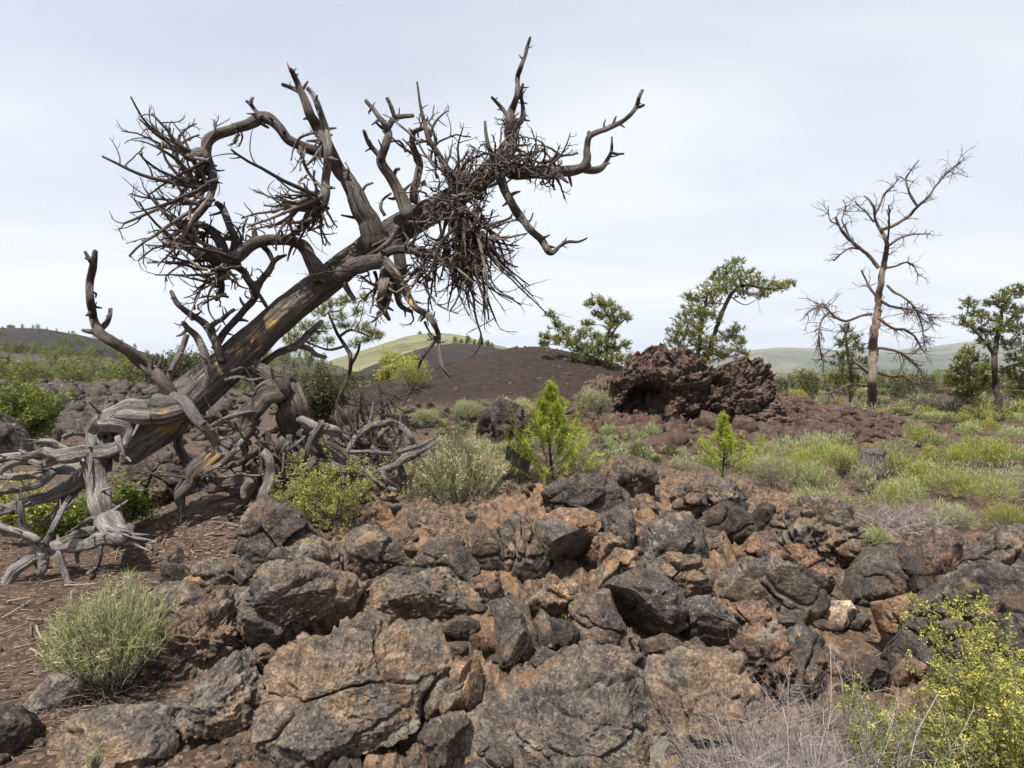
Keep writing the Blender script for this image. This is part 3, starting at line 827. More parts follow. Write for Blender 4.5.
 ('pebble beside the white-crusted stone', [(853,622),(858,613),(868,614),(871,622),(862,627)], dict(tone='brown', thick=.6, rough=.4)),
 ('tall smooth brown boulder on the near side of the crevice', [(859,597),(865,565),(878,547),(890,544),(899,567),(916,592),(904,604),(883,605),(867,604)], dict(tone='mid', thick=.45, rough=.5, tilt=.5)),
 ('leaning black slab wedged between the smooth brown boulder and the crest rock', [(890,545),(908,544),(931,571),(930,591),(916,595),(899,567)], dict(tone='dark', thick=.35, rough=.5, tilt=.3)),
 ('reddish crest rock behind the leaning black slab', [(907,546),(925,529),(955,533),(967,552),(951,571),(931,574)], dict(tone='red', thick=.5, rough=1.0)),
 ('tan-edged ledge in the dark crevice', [(884,604),(904,601),(924,594),(919,608),(911,618),(922,648),(912,658),(896,637)], dict(tone='orange', thick=.45, rough=.6, tilt=.35)),
 ('massive dark boulder behind the yellow flowering shrub', [(911,618),(925,591),(948,574),(975,562),(1000,563),(1030,556),(1066,600),(1066,670),(1000,695),(950,672),(928,654)], dict(tone='mid', thick=.4, rough=1.1, cuts=[(-.8,-.4,.5,.6)])),
 ('rough brown rock crowning the bank above the massive dark boulder', [(958,557),(975,539),(1000,529),(1032,528),(1056,545),(1034,566),(985,567)], dict(tone='brown', thick=.5, rough=1.2)),
 ('dark stone half hidden at the top of the dead twigs', [(849,670),(868,656),(886,662),(892,676),(860,688)], dict(tone='dark', thick=.6, rough=.7)),
 ('pinkish-tan stone next to the dark one above the dead twigs', [(894,672),(910,654),(926,669),(921,682),(901,682)], dict(tone='orange', thick=.5, rough=.6)),
 ('rusty crumbling lump right of the enormous cracked slab', [(733,657),(745,639),(760,631),(781,639),(791,665),(786,692),(769,692),(750,674)], dict(tone='red', thick=.45, rough=1.7)),
 ('rusty knob above the crumbling lump', [(720,608),(740,597),(765,599),(777,620),(767,641),(746,641)], dict(tone='red', thick=.4, rough=1.2)),
 ('dark sloping rock with pale lichen left of the bare brown hollow', [(774,642),(800,627),(822,640),(832,666),(816,692),(789,692)], dict(tone='mid', thick=.35, rough=1.0)),
 ('grey boulder in the shade beneath the leaning trunk', [(118,498),(124,470),(138,452),(160,445),(182,452),(196,470),(200,500),(160,508)], dict(tone='mid', thick=.5, rough=1.0, Y=6.0, tilt=.3)),
 ('rounded grey boulder at the picture edge before the leafy green thicket', [(-25,442),(-18,418),(0,411),(14,415),(18,430),(16,446)], dict(tone='dark', thick=.5, rough=.8, Y=9.0)),
 ('loose boulder on the flat before the cinder mound, beside the shaggy stump', [(487,440),(478,425),(483,412),(500,406),(520,410),(533,421),(530,436),(510,442)], dict(tone='dark', rough=2.2, thick=.5)),
 ('brown boulder on the crest between the grass tuft and the sapling', [(598,478),(610,462),(632,455),(650,462),(655,478),(630,486)], dict(tone='brown', rough=1.4, thick=.5)),
 ('craggy brown rock beneath the smaller pine sapling', [(668,505),(680,487),(705,478),(735,484),(750,500),(730,511),(695,513)], dict(tone='brown', rough=1.6, thick=.5)),
 ('craggy bank of brown rock above the long pale-topped slab', [(775,520),(790,500),(820,498),(850,512),(862,535),(860,560),(835,552),(805,545),(785,538)], dict(tone='brown', rough=1.9, thick=.4)),
 ('knobbly rock below the craggy bank', [(757,560),(770,545),(795,545),(825,560),(838,580),(815,583),(795,569),(775,555)], dict(tone='red', rough=1.3, thick=.4)),
]
for lab, poly, kw in R:
    w = max(p[0] for p in poly) - min(p[0] for p in poly)
    rock('boulder' if w > 60 else 'rock', lab, 'boulder' if w > 60 else 'rock', poly, group=GR, **kw)


def crag(V):
    big = fbm(V * 1.6, 4, 71, ridged=True) * .12 + fbm(V * 4, 5, 72, ridged=True, gain=.6) * .09 + fbm(V * 11, 4, 75, ridged=True, gain=.65) * .06
    f1, f2, cv = worley(V * 2.8 + .5 * fbm(V * 2, 2, 78)[:, None], 73); g1, g2, gv = worley(V * 7 + .4 * fbm(V * 5, 2, 79)[:, None], 74)
    b = big + .2 * (cv - .5) + .13 * (gv - .5)
    ctr = np.array([V[:, 0].mean(), V[:, 1].max(), V[:, 2].min()]); out = unit((V - ctr) * np.array([.55, 1.0, .9]))
    return V + out * (b * .6)[:, None]


# the spatter outcrop with its small cave
def cave(V):
    x, y, z = V.T
    px = 512 + F * x / y; py = HY - F * (z - CZ) / y          # where its hollow sits, measured once for this one rock
    d = np.sqrt(((px - 650) / 25) ** 2 + ((py - 403) / 19) ** 2)
    d2 = np.sqrt(((px - 634) / 14) ** 2 + ((py - 413) / 12) ** 2)
    w = 1 - sstep(.55, 1.12, np.minimum(d, d2) + .12 * fbm(V * 4, 3, 5))
    V = V.copy(); V[:, 1] += w * 1.25
    big = fbm(V * 1.1, 4, 71, ridged=True) * .18 + fbm(V * 3.2, 5, 72, ridged=True, gain=.6) * .11 + fbm(V * 11, 4, 75, ridged=True, gain=.65) * .10
    f1, f2, cv = worley(V * 2.8 + .5 * fbm(V * 2, 2, 78)[:, None], 73); g1, g2, gv = worley(V * 7 + .4 * fbm(V * 5, 2, 79)[:, None], 74)
    tw = .35 + .65 * sstep(0, .5, 2.05 - V[:, 2]); h1, h2, hv = worley(V * 1.25 + .5 * fbm(V * 1.1, 2, 80)[:, None], 76); b = big + .42 * (hv - .5) - .16 * (1 - sstep(0, .16, h2 - h1)) + .26 * (cv - .5) + .10 * (sstep(0, .3, f2 - f1) - .8) + .17 * (gv - .5) + .035 * (sstep(0, .3, g2 - g1) - .8)
    ctr = np.array([V[:, 0].mean(), V[:, 1].max(), V[:, 2].min()]); out = unit((V - ctr) * np.array([.55, 1.0, .9]))
    V = V + out * (b * (.45 + .4 * tw))[:, None] + .06 * np.stack([fbm(V * 5, 3, 95), fbm(V * 5, 3, 96), fbm(V * 5, 3, 97)], 1)
    return V


rock('lava_outcrop', 'tall craggy dark red lava outcrop with a small black cave', 'rock outcrop',
     [(606,432),(612,412),(620,398),(613,388),(622,380),(628,369),(635,359),(650,357),(668,360),(679,363),(697,373),(709,381),(718,371),(728,368),(745,370),(758,380),(768,395),(776,408),(786,418),(796,430),(798,438),(790,444),(740,448),(690,446),(640,440)],
     thick=.5, tilt=.35, tone='spatter', rough=1.1, ledges=0.0, embed=-.25, Y=13.6, mat='redrock', step=.8, nfac=4, extra=cave)

rock('lava_outcrop', 'low broken lava ledge trailing off the cave outcrop towards the snag', 'rock outcrop',
     [(752,442),(758,420),(772,404),(788,400),(800,407),(815,411),(830,420),(842,431),(836,440),(800,446)],
     thick=.4, tilt=.5, tone='spatter', rough=1.3, ledges=0.0, embed=.1, Y=13.3, mat='redrock', step=.9, nfac=4, extra=crag)
rock('lava_outcrop', 'small dark lava ledge between the cave mouth and the cinder mound', 'rock outcrop',
     [(578,398),(588,384),(602,378),(616,380),(626,392),(620,408),(596,408)],
     thick=.4, tilt=.5, tone='spatter', rough=1.3, ledges=0.0, embed=.1, Y=17.0, mat='redrock', step=.9, nfac=4, extra=crag)

# rubble nobody could count
def scatter_px(n, px0, px1, py0, py1, dens=None):
    """random ground points spread evenly over a stretch of the slope"""
    out = []
    px = rng.uniform(px0, px1, n); py = rng.uniform(py0, py1, n)
    pts = np.array([GP(a, b) for a, b in zip(px, py)])
    pts[:, 2] = zfull(pts[:, 0], pts[:, 1])
    return pts


g = Geo()
c = scatter_px(900, -30, 1054, 490, 790); s = .008 + .03 * rng.random(900) ** 3
c[:, 2] += s * .2; chunks(g, c, s, 2)
c = scatter_px(820, 230, 870, 455, 770); s = .015 + .07 * rng.random(820) ** 2.4
c[:, 2] += s * .1; chunks(g, c, s, 3, seed=5, squash=.5, rough=.16)
o = g.build('rock_rubble', M['rock']); tag(o, 'loose broken lava stones between the boulders', 'rubble', kind='stuff'); o.color = (.56, .51, .48, 1)
g = Geo()
n = 1500
px_ = rng.uniform(60, 640, n); y = rng.uniform(5.6, 16, n); x = (px_ - 512) / F * y
c = np.stack([x, y, zfull(x, y)], 1)[fbm(np.stack([x, y, 0 * x], 1) * .7, 2, 44) > -.05]; s = .015 + .14 * rng.random(len(c)) ** 4
c[:, 2] += s * .2
chunks(g, c, s, 2, seed=21, rough=1.2)
o = g.build('rock_rubble', M['rock']); tag(o, 'dark lava stones strewn over the flat behind the leaning tree', 'rubble', kind='stuff'); o.color = (.55, .52, .50, 1)
g = Geo()
n = 5200
x = rng.normal(4.9, 3.0, n); y = rng.normal(14.6, 2.6, n)
cd, rd, rk, lv = masks(x, y); keep = rng.random(n) < rd
x, y = x[keep], y[keep]; c = np.stack([x, y, zfull(x, y)], 1); s = .02 + .17 * rng.random(len(c)) ** 3.5
px_ = rng.uniform(606, 850, 260); py_ = np.interp(px_, [606, 640, 760, 850], [428, 440, 436, 426]) + rng.normal(size=260) * 7
cb = np.array([P(a_, b_, gp(a_, max(b_, 392)) - .1) for a_, b_ in zip(px_, py_)]); cb[:, 2] = zfull(cb[:, 0], cb[:, 1]) + .02
c = np.concatenate([c, cb]); s = np.concatenate([s, .06 + .26 * rng.random(260) ** 2.2])
chunks(g, c, s, 2, seed=9, rough=1.5, squash=.8)
n = 2600
x = rng.normal(MOUND[0] + 1.5, 6, n); y = rng.normal(21, 4.5, n)
cd, rd, rk, lv = masks(x, y); keep = rng.random(n) < cd * (.25 + .75 * sstep(1, 5, x))
x, y = x[keep], y[keep]; c = np.stack([x, y, zfull(x, y)], 1); s = .02 + .13 * rng.random(len(c)) ** 4
chunks(g, c, s, 1, seed=11)
o = g.build('cinder_rubble', M['redrock']); tag(o, 'dark red clinker strewn over the cinder slope', 'rubble', kind='stuff'); o.color = (.95, .86, .80, 1)
g = Geo()
n = 5200
y = rng.uniform(13, 46, n); x = (rng.uniform(-80, 280, n) - 512) / F * y
cd, rd, rk, lv = masks(x, y); keep = rng.random(n) < lv + .05
x, y = x[keep], y[keep]; c = np.stack([x, y, zfull(x, y)], 1); s = .05 + .40 * rng.random(len(c)) ** 2.5
c[:, 2] += s * .3
chunks(g, c, s, 2, seed=13, rough=1.5)
o = g.build('lava_rubble', M['rock']); tag(o, 'field of jagged black lava blocks', 'lava field', kind='stuff'); o.color = (.40, .40, .42, 1)
# ------------------------------------------------------------------ dead wood
def mat_wood(name, stops, silver=(.30, .275, .25), gold=(.44, .27, .10)):
    m = NT(name)
    gr = m.attr('grain', 'Vector'); p = m.pos()
    n = m.noise(gr, 26, 6, .7, .5); n2 = m.noise(gr, 90, 4, .7, .3); n3 = m.noise(p, 5, 4, .6)
    c = m.ramp(m.math('ADD', m.math('MULTIPLY', n, .65), m.math('MULTIPLY', n3, .35)), stops)
    c = m.mix(m.math('MULTIPLY', m.band(n2, .5, .68), .45), c, (.26, .22, .18))
    sp = m.n('ShaderNodeSeparateColor'); m.t.links.new(m.attr('wood', 'Color'), sp.inputs[0])
    sil = m.ramp(n, [(.32, tuple(v * .25 for v in silver)), (.44, tuple(v * .7 for v in silver)), (.56, silver), (.72, tuple(v * 1.5 for v in silver))])
    c = m.mix(sp.outputs[1], c, sil)
    gl = m.ramp(n, [(.3, (.18, .085, .022)), (.5, gold), (.75, (.60, .42, .20))])
    gm = m.band(m.math('ADD', sp.outputs[0], m.math('MULTIPLY', m.math('SUBTRACT', n, .5), 1.6)), .38, .62)
    gm = m.math('MULTIPLY', gm, m.band(sp.outputs[0], .02, .15))
    c = m.mix(gm, c, gl)
    crack = m.band(n2, .44, .36)
    c = m.mix(m.math('MULTIPLY', crack, .6), c, (.02, .016, .013))
    b = m.bump(n, 1.0, .06); b = m.bump(n2, .8, .02, b)
    return m.finish(c, .85, b, .2)


M['wood'] = mat_wood('dead_wood', [(.32, (.030, .025, .022)), (.45, (.078, .065, .056)), (.56, (.140, .119, .102)), (.72, (.25, .218, .188))])
M['twig'] = mat_tint('dead_twig', [(0, (.032, .026, .023)), (.55, (.068, .055, .047)), (.85, (.135, .112, .094)), (1, (.23, .19, .158))], .9)
M['snag'] = mat_wood('snag_wood', [(.30, (.045, .032, .026)), (.46, (.10, .068, .050)), (.58, (.165, .115, .084)), (.75, (.25, .19, .15))], gold=(.30, .155, .075))


LIMB = .82


def smooth_path(pts, n):
    """Catmull-Rom through pts (k, d) resampled to n points, even in arc length"""
    pts = np.asarray(pts, float); k = len(pts)
    e = np.concatenate([[2 * pts[0] - pts[1]], pts, [2 * pts[-1] - pts[-2]]])
    out = []
    for i in range(k - 1):
        p0, p1, p2, p3 = e[i], e[i + 1], e[i + 2], e[i + 3]
        t = np.linspace(0, 1, 14, endpoint=False)[:, None]
        out.append(.5 * ((2 * p1) + (-p0 + p2) * t + (2 * p0 - 5 * p1 + 4 * p2 - p3) * t * t + (-p0 + 3 * p1 - 3 * p2 + p3) * t ** 3))
    out = np.concatenate(out + [pts[-1:]])
    s = np.concatenate([[0], np.cumsum(np.linalg.norm(np.diff(out[:, :3], axis=0), axis=1))])
    return np.stack([np.interp(np.linspace(0, s[-1], n), s, out[:, j]) for j in range(out.shape[1])], 1), s[-1]


def limb_geo(g, pts3, rad, sides=14, ridges=.08, seed=0, gold=None, silver=0.0, step=.02, knots=.10, flat_end=False, twist=.0, bend=.35, flat=.10):
    """a gnarled tapering limb through pts3 with radii rad; carries grain and wood attributes"""
    q = np.concatenate([np.asarray(pts3, float), np.asarray(rad, float)[:, None]], 1)
    L = np.linalg.norm(np.diff(q[:, :3], axis=0), axis=1).sum()
    n = int(np.clip(L / step, 10, 400))
    c, L = smooth_path(q, n)
    r = np.maximum(c[:, 3], .0012); c = c[:, :3]
    s = np.linspace(0, L, n)
    r = r * (1 + knots * fbm(np.stack([s * 9 + seed, 0 * s, 0 * s], 1), 3, 51))
    wobble = r[:, None] * bend * np.stack([fbm(np.stack([s * 6, 0 * s + seed, 0 * s + j], 1), 2, 53) for j in range(3)], 1)
    wobble[0] = 0
    c = c + wobble
    tan = np.gradient(c, axis=0); tan = unit(tan)
    a = np.empty_like(c); a0 = np.cross(tan[0], [0.3, 1, .2]); a0 /= np.linalg.norm(a0)
    for i in range(n):
        a0 = a0 - tan[i] * (a0 @ tan[i]); a0 /= max(np.linalg.norm(a0), 1e-9); a[i] = a0
    b = np.cross(tan, a)
    th = np.arange(sides) / sides * 2 * np.pi
    T, S = np.meshgrid(th, s); T2 = T + twist * S
    Rr = r[:, None] + 0 * T
    gp_ = np.stack([np.cos(T2) * 2.6, np.sin(T2) * 2.6, S * 1.1 + seed], -1).reshape(-1, 3)
    rel = fbm(gp_, 4, 55 + seed % 7, ridged=True).reshape(T.shape)
    Rr = Rr * (1 + ridges * 1.3 * rel + ridges * .35 * np.sin(3 * T2 + 2 * fbm(np.stack([s * 1.5, 0 * s, 0 * s + seed], 1), 2, 57)[:, None]))
    Rr = Rr * (1 + flat * np.cos(2 * T + 3 * fbm(np.stack([s * 2, 0 * s, 0 * s + seed * .37], 1), 2, 58)[:, None]))
    V = c[:, None] + Rr[..., None] * (np.cos(T)[..., None] * a[:, None] + np.sin(T)[..., None] * b[:, None])
    grain = np.stack([np.cos(T2) * Rr + seed, np.sin(T2) * Rr, S * .11], -1).reshape(-1, 3)
    wood = np.zeros((n * sides, 4)); wood[:, 3] = 1
    wood[:, 1] = silver if np.isscalar(silver) else np.repeat(np.interp(s / L, np.linspace(0, 1, len(silver)), silver), sides)
    if gold:
        for (gx, gy, gz, gr) in gold:
            d = np.linalg.norm((V.reshape(-1, 3) - np.array([gx, gy, gz])), axis=1) / gr
            wood[:, 0] = np.maximum(wood[:, 0], np.clip(.86 - .8 * d, 0, 1))
    idx = np.arange(n * sides).reshape(n, sides); nx = np.roll(idx, -1, 1)
    qd = np.stack([idx[:-1], nx[:-1], nx[1:], idx[1:]], -1).reshape(-1, 4)
    tip = c[-1] + tan[-1] * r[-1] * (.2 if flat_end else 1.0)
    VV = np.concatenate([V.reshape(-1, 3), [tip], [c[0]]])
    tri = np.concatenate([np.stack([idx[-1], nx[-1], np.full(sides, n * sides)], 1), np.stack([nx[0], idx[0], np.full(sides, n * sides + 1)], 1)])
    g.add(VV, tris=tri, quads=qd, grain=np.concatenate([grain, grain[:1], grain[:1]]), wood=np.concatenate([wood, wood[-1:], wood[:1]]), tint=.5)
    return c, r


def px_limb(g, pts, Y, lean=0.0, wob=.0, seed=0, scale=1.0, **kw):
    """pts: (px, py, width in px); Y at its start, lean = metres of depth gained per metre of length"""
    q = np.array([p[:3] for p in pts], float)
    Lpx = np.concatenate([[0], np.cumsum(np.hypot(*np.diff(q[:, :2], axis=0).T))])
    r = np.random.default_rng(seed)
    Ys = Y + lean * Lpx / F * Y + wob * np.concatenate([[0], r.normal(size=len(q) - 1)]) * np.minimum(1, Lpx / 30)
    p3 = np.stack([P(a, b, y) for (a, b, _), y in zip(q, Ys)])
    rad = q[:, 2] / 2 / F * Ys * scale * LIMB
    return limb_geo(g, p3, rad, seed=seed, **kw)


def smudges(Y, *spots):
    return [(*P(a, b, Y - .12), rr / F * Y) for a, b, rr in spots]


TY = 5.0
tree = empty('leaning_dead_tree', P(110, 520, TY))
tag(tree, 'huge leaning dead tree with gnarled bare limbs and exposed grey roots', 'dead tree')


def part(name, pts, Y=TY, mat='wood', **kw):
    g = Geo(); w = max(p[2] for p in pts)
    kw.setdefault('sides', 56 if w > 24 else 22 if w > 9 else 12); kw.setdefault('step', .012 if w > 24 else .014)
    kw.setdefault('seed', hash_str(str(pts[0])) % 97)
    kw.setdefault('wob', .05)
    c, r = px_limb(g, pts, Y, **kw)
    if name == 'root' and len(c) > 12:                             # the ends are splintered
        rs_ = np.random.default_rng(kw['seed'] + 9); sv = float(np.mean(kw.get('silver', 0.0)))
        for k_ in range(5):
            i_ = int(len(c) - 1 - rs_.integers(1, 7)); tn = unit(c[-1] - c[-6]); l_ = max(.03, r[i_] * rs_.uniform(3, 7)); p0 = c[i_] + rs_.normal(size=3) * r[i_] * .45
            d_ = unit(tn + rs_.normal(size=3) * .28)
            limb_geo(g, np.stack([p0 - d_ * l_ * .4, p0 + d_ * l_ * .3, p0 + d_ * l_]), [r[i_] * .42, r[i_] * .3, .0015], 6, seed=k_, silver=sv, step=.012)
    if w < 40 and len(c) > 12:                                     # snapped-off spurs and knots
        rs_ = np.random.default_rng(kw['seed'] + 5); L_ = np.linalg.norm(np.diff(c, axis=0), axis=1).sum()
        for k_ in range(int(min(9, L_ / .11))):
            i_ = int(rs_.uniform(.12, .97) * (len(c) - 1)); tn = unit(c[min(i_ + 1, len(c) - 1)] - c[i_ - 1])
            d_ = unit(tn * rs_.uniform(-.1, .9) + unit(np.cross(tn, rs_.normal(size=3)))); l_ = r[i_] * rs_.uniform(1.5, 3.2) + rs_.uniform(.005, .035); r_ = min(r[i_] * rs_.uniform(.2, .5), .012)
            p0 = c[i_] + d_ * r[i_] * .3
            sv = kw.get('silver', 0.0); sv = float(np.mean(sv))
            limb_geo(g, np.stack([p0, p0 + d_ * l_ * .5 + rs_.normal(size=3) * l_ * .08, p0 + d_ * l_]), [r_ * 1.4, r_, r_ * .55], 7, seed=k_, silver=sv, step=.012)
    o = g.build(name, M[mat], tree)
    return o, c, r


def twigs_on(parent_obj, starts, dirs, length, r0, **kw):
    g = Geo(); twig_tree(g, starts, dirs, length, r0, **kw)
    o = g.build('twig_sprays', M['twig'], tree)
    o.parent = parent_obj; o.location = Vector(o.location) - Vector(parent_obj.location)
    return o


def part_safe(*a, **k):
    return part(*a, **k)


G_TRUNK = smudges(TY, (266, 323, 20), (252, 337, 22), (282, 308, 16), (238, 350, 16), (205, 368, 18), (328, 272, 13), (315, 298, 12), (170, 425, 22), (150, 420, 18), (218, 372, 10), (345, 254, 10), (300, 296, 10))
g = Geo()
px_limb(g, [(112, 452, 44), (122, 442, 62), (140, 430, 60), (163, 415, 52), (188, 398, 47), (222, 371, 42), (265, 331, 39), (312, 291, 36), (350, 262, 34), (395, 231, 30), (440, 206, 25), (480, 179, 21), (503, 156, 18), (512, 138, 13), (511, 118, 8)], TY, lean=.06, seed=3, scale=1.03, sides=96, step=.011, ridges=.085, gold=G_TRUNK, silver=[.8, .55, .12, .05, .08, .05, .1, .1, .1], knots=.012, twist=.25, bend=.05)
trunk = g.build('trunk', M['wood'], tree)

BR = []
def B(pts, dy=0.0, **kw):
    o, c, r = part('branch', pts, TY + dy, **kw); BR.append((o, c, r)); return o, c, r

# lower left limbs
b1 = B([(176, 402, 17), (160, 380, 14), (148, 367, 13), (130, 353, 12), (112, 342, 11), (97, 331, 11), (93, 318, 8), (91, 300, 8), (90, 283, 7), (93, 265, 7), (95, 251, 5)], -.12, lean=-.08)
B([(97, 332, 7), (106, 324, 6), (110, 316, 5), (111, 309, 4)], -.17)
B([(98, 331, 7), (90, 331, 6), (83, 330, 4)], -.17)
B([(92, 262, 6), (88, 257, 4), (85, 252, 3)], -.17)
B([(160, 378, 6), (148, 372, 5), (139, 364, 3)], -.15)
B([(166, 385, 8), (174, 365, 7), (181, 349, 7), (188, 334, 6)], .15, silver=.6, flat_end=True)
B([(205, 388, 10), (208, 372, 9), (203, 352, 9), (197, 338, 8), (190, 330, 7), (184, 322, 5)], -.2, silver=.35)
b2 = B([(222, 362, 10), (216, 343, 9), (208, 329, 8), (199, 319, 7), (187, 311, 6), (177, 303, 6), (171, 291, 4)], -.1)
B([(209, 330, 6), (216, 323, 6), (224, 318, 5), (229, 313, 4), (234, 310, 4)], -.1)
b3 = B([(214, 350, 9), (224, 334, 8), (234, 321, 8), (243, 311, 8), (252, 302, 9), (256, 292, 10), (249, 280, 9), (244, 272, 8), (232, 264, 8)], .0)
B([(256, 293, 8), (262, 280, 7), (269, 272, 7), (274, 262, 6), (279, 258, 5), (286, 255, 3)], .0)
B([(274, 263, 6), (269, 252, 6), (264, 246, 7)], .0)
B([(269, 310, 4), (261, 297, 4), (256, 290, 4)], .02)
# the middle limb that carries the low fan of twigs
mid = B([(322, 282, 24), (312, 262, 19), (306, 250, 17), (298, 242, 15), (282, 238, 14), (262, 242, 14), (247, 247, 14), (233, 258, 14), (218, 261, 12), (203, 255, 9), (190, 252, 6)], .0, lean=-.25)
mid2 = B([(232, 258, 13), (236, 240, 11), (229, 225, 9), (224, 210, 8), (217, 203, 6)], -.05)
mid3 = B([(226, 256, 11), (217, 238, 10), (205, 226, 8), (190, 222, 6), (176, 224, 4)], -.08, silver=.2)
mid4 = B([(216, 262, 10), (219, 276, 9), (221, 290, 7), (216, 300, 4)], -.1)
# the tall forked limb
up = B([(378, 246, 30), (370, 226, 26), (361, 204, 22), (350, 184, 19), (338, 166, 16), (326, 144, 13), (317, 128, 12), (309, 112, 10), (303, 96, 9), (297, 82, 7), (290, 69, 5)], -.05, lean=-.12, gold=smudges(TY, (372, 225, 5)))
B([(302, 92, 6), (293, 88, 5), (282, 84, 4)], -.12)
arch = B([(330, 156, 13), (316, 150, 13), (304, 146, 12), (290, 140, 12), (280, 128, 12), (270, 119, 12), (260, 118, 12), (249, 125, 13), (233, 130, 12), (221, 134, 12), (210, 141, 12), (206, 152, 11), (209, 165, 11), (212, 178, 9), (211, 192, 7), (209, 206, 5)], -.1, lean=-.2)
B([(262, 117, 5), (255, 110, 4), (250, 104, 4), (246, 101, 3)], -.35)
B([(251, 105, 4), (251, 101, 4), (253, 98, 3)], -.35)
blob = B([(208, 152, 12), (199, 153, 12), (190, 157, 11), (182, 151, 9), (172, 147, 7), (160, 145, 5)], -.45, silver=.35)
# the pale twisted strand hanging down the forked limb
strand = B([(307, 88, 5), (313, 95, 6), (318, 104, 7), (323, 118, 7), (327, 132, 8), (329, 148, 9), (328, 165, 9), (326, 180, 9), (326, 195, 11), (322, 208, 8), (314, 214, 5)], -.3, silver=.55, gold=smudges(TY - .2, (317, 197, 8)))
B([(300, 145, 5), (302, 158, 5), (308, 172, 4), (315, 181, 4), (323, 189, 5)], -.34, silver=.6)
curl = B([(328, 150, 4), (318, 134, 3), (306, 135, 3), (298, 140, 3), (293, 150, 2), (291, 160, 2)], -.36, silver=.5)
B([(330, 140, 4), (322, 146, 3), (314, 158, 3), (306, 166, 2)], -.36, silver=.5)
# upper limbs
u1 = B([(410, 214, 17), (405, 203, 15), (397, 189, 12), (388, 174, 11), (381, 159, 10), (386, 145, 9), (388, 133, 9), (384, 124, 7), (379, 117, 6), (373, 109, 5), (366, 100, 4)], -.05)
B([(382, 159, 7), (374, 150, 6), (368, 142, 5), (364, 131, 4)], -.05)
B([(388, 127, 7), (393, 119, 6), (402, 117, 5), (413, 116, 4)], -.05)
B([(395, 118, 5), (392, 109, 5), (387, 98, 4)], -.05)
B([(392, 184, 4), (395, 171, 4), (399, 169, 3)], -.05)
u2 = B([(413, 203, 10), (414, 190, 9), (419, 172, 8), (420, 162, 7), (414, 149, 6), (412, 138, 6), (415, 131, 5), (423, 128, 4)], .06)
u3 = B([(470, 195, 9), (458, 182, 8), (446, 166, 7), (436, 150, 6), (428, 138, 6), (424, 122, 5), (420, 104, 3), (417, 82, 2)], .0)
B([(385, 216, 4), (381, 208, 4), (383, 200, 3), (391, 193, 3)], .1, silver=.3)
B([(362, 193, 4), (366, 186, 3), (373, 183, 2)], -.1)
# crown of the trunk
spike = B([(510, 140, 12), (510, 122, 9), (512, 110, 8), (517, 95, 6), (518, 78, 5), (521, 67, 5), (525, 56, 4), (527, 47, 4), (530, 37, 3)], .05)
B([(509, 136, 7), (516, 126, 7), (523, 117, 6), (523, 105, 4), (521, 95, 4), (523, 84, 3)], .02)
B([(509, 118, 4), (502, 108, 4), (492, 97, 3)], .03)
B([(492, 158, 6), (489, 146, 5), (486, 132, 4), (485, 121, 3)], .0)
arm = B([(498, 166, 18), (514, 171, 15), (531, 173, 13), (546, 173, 12), (559, 171, 11), (572, 170, 11), (583, 168, 10), (587, 158, 9), (588, 146, 8), (590, 136, 7), (599, 131, 6), (611, 127, 6), (622, 122, 5), (631, 114, 5), (637, 106, 5), (639, 98, 4), (642, 91, 4)], .0, lean=-.1, silver=.15)
B([(583, 169, 8), (594, 170, 8), (602, 168, 7), (607, 160, 5), (611, 152, 4), (612, 145, 3), (612, 137, 2)], -.08, silver=.1)
B([(610, 152, 4), (617, 154, 3), (624, 154, 2)], -.1)
B([(637, 107, 4), (640, 107, 3), (644, 105, 3)], -.15)
B([(590, 137, 6), (589, 132, 5)], -.1)
dip = B([(500, 178, 12), (505, 190, 10), (513, 204, 9), (521, 217, 9), (531, 230, 8), (541, 240, 8), (547, 250, 7), (553, 252, 6), (560, 246, 4), (568, 242, 4), (578, 242, 3), (587, 238, 2)], -.05)
B([(549, 249, 5), (553, 253, 4), (555, 249, 2)], -.08)
B([(527, 224, 3), (531, 219, 2), (533, 213, 1.5)], -.05)
# broken limb with the torn yellow wood
tear = B([(340, 276, 16), (355, 268, 18), (370, 263, 17), (384, 263, 15), (394, 272, 12), (401, 284, 11), (408, 296, 9), (416, 307, 8), (426, 314, 7), (433, 323, 6), (438, 334, 5), (439, 350, 4), (442, 366, 4), (450, 377, 2)], -.2, lean=-.15, gold=smudges(TY - .3, (396, 276, 18), (402, 286, 18), (408, 296, 16)), silver=.1)
B([(440, 333, 4), (433, 344, 4), (424, 355, 4), (419, 366, 3), (417, 376, 2)], -.3)
B([(388, 266, 12), (385, 278, 12), (383, 290, 11), (381, 303, 10), (384, 312, 7), (389, 320, 4)], -.25, silver=.35)
B([(392, 270, 9), (396, 290, 8), (400, 306, 6), (412, 312, 4)], -.18)
B([(344, 283, 7), (349, 292, 6), (355, 300, 5)], -.12, silver=.2, flat_end=True)
sidel = B([(376, 262, 12), (388, 252, 10), (400, 249, 9), (413, 250, 9), (426, 255, 7), (438, 258, 6), (450, 261, 5)], -.18)
B([(394, 240, 16), (399, 252, 14), (402, 268, 11), (404, 276, 5)], .1)
B([(398, 226, 6), (390, 240, 6), (378, 250, 5), (366, 256, 4)], -.22, silver=.3)
B([(452, 208, 13), (458, 222, 12), (463, 238, 11), (466, 252, 8), (468, 270, 5)], -.05)
B([(262, 364, 8), (278, 353, 8), (297, 345, 8), (309, 333, 7), (317, 325, 6), (322, 321, 5)], .25, silver=.55)
B([(297, 346, 7), (309, 349, 6), (316, 355, 5), (326, 357, 4)], .25, silver=.3)
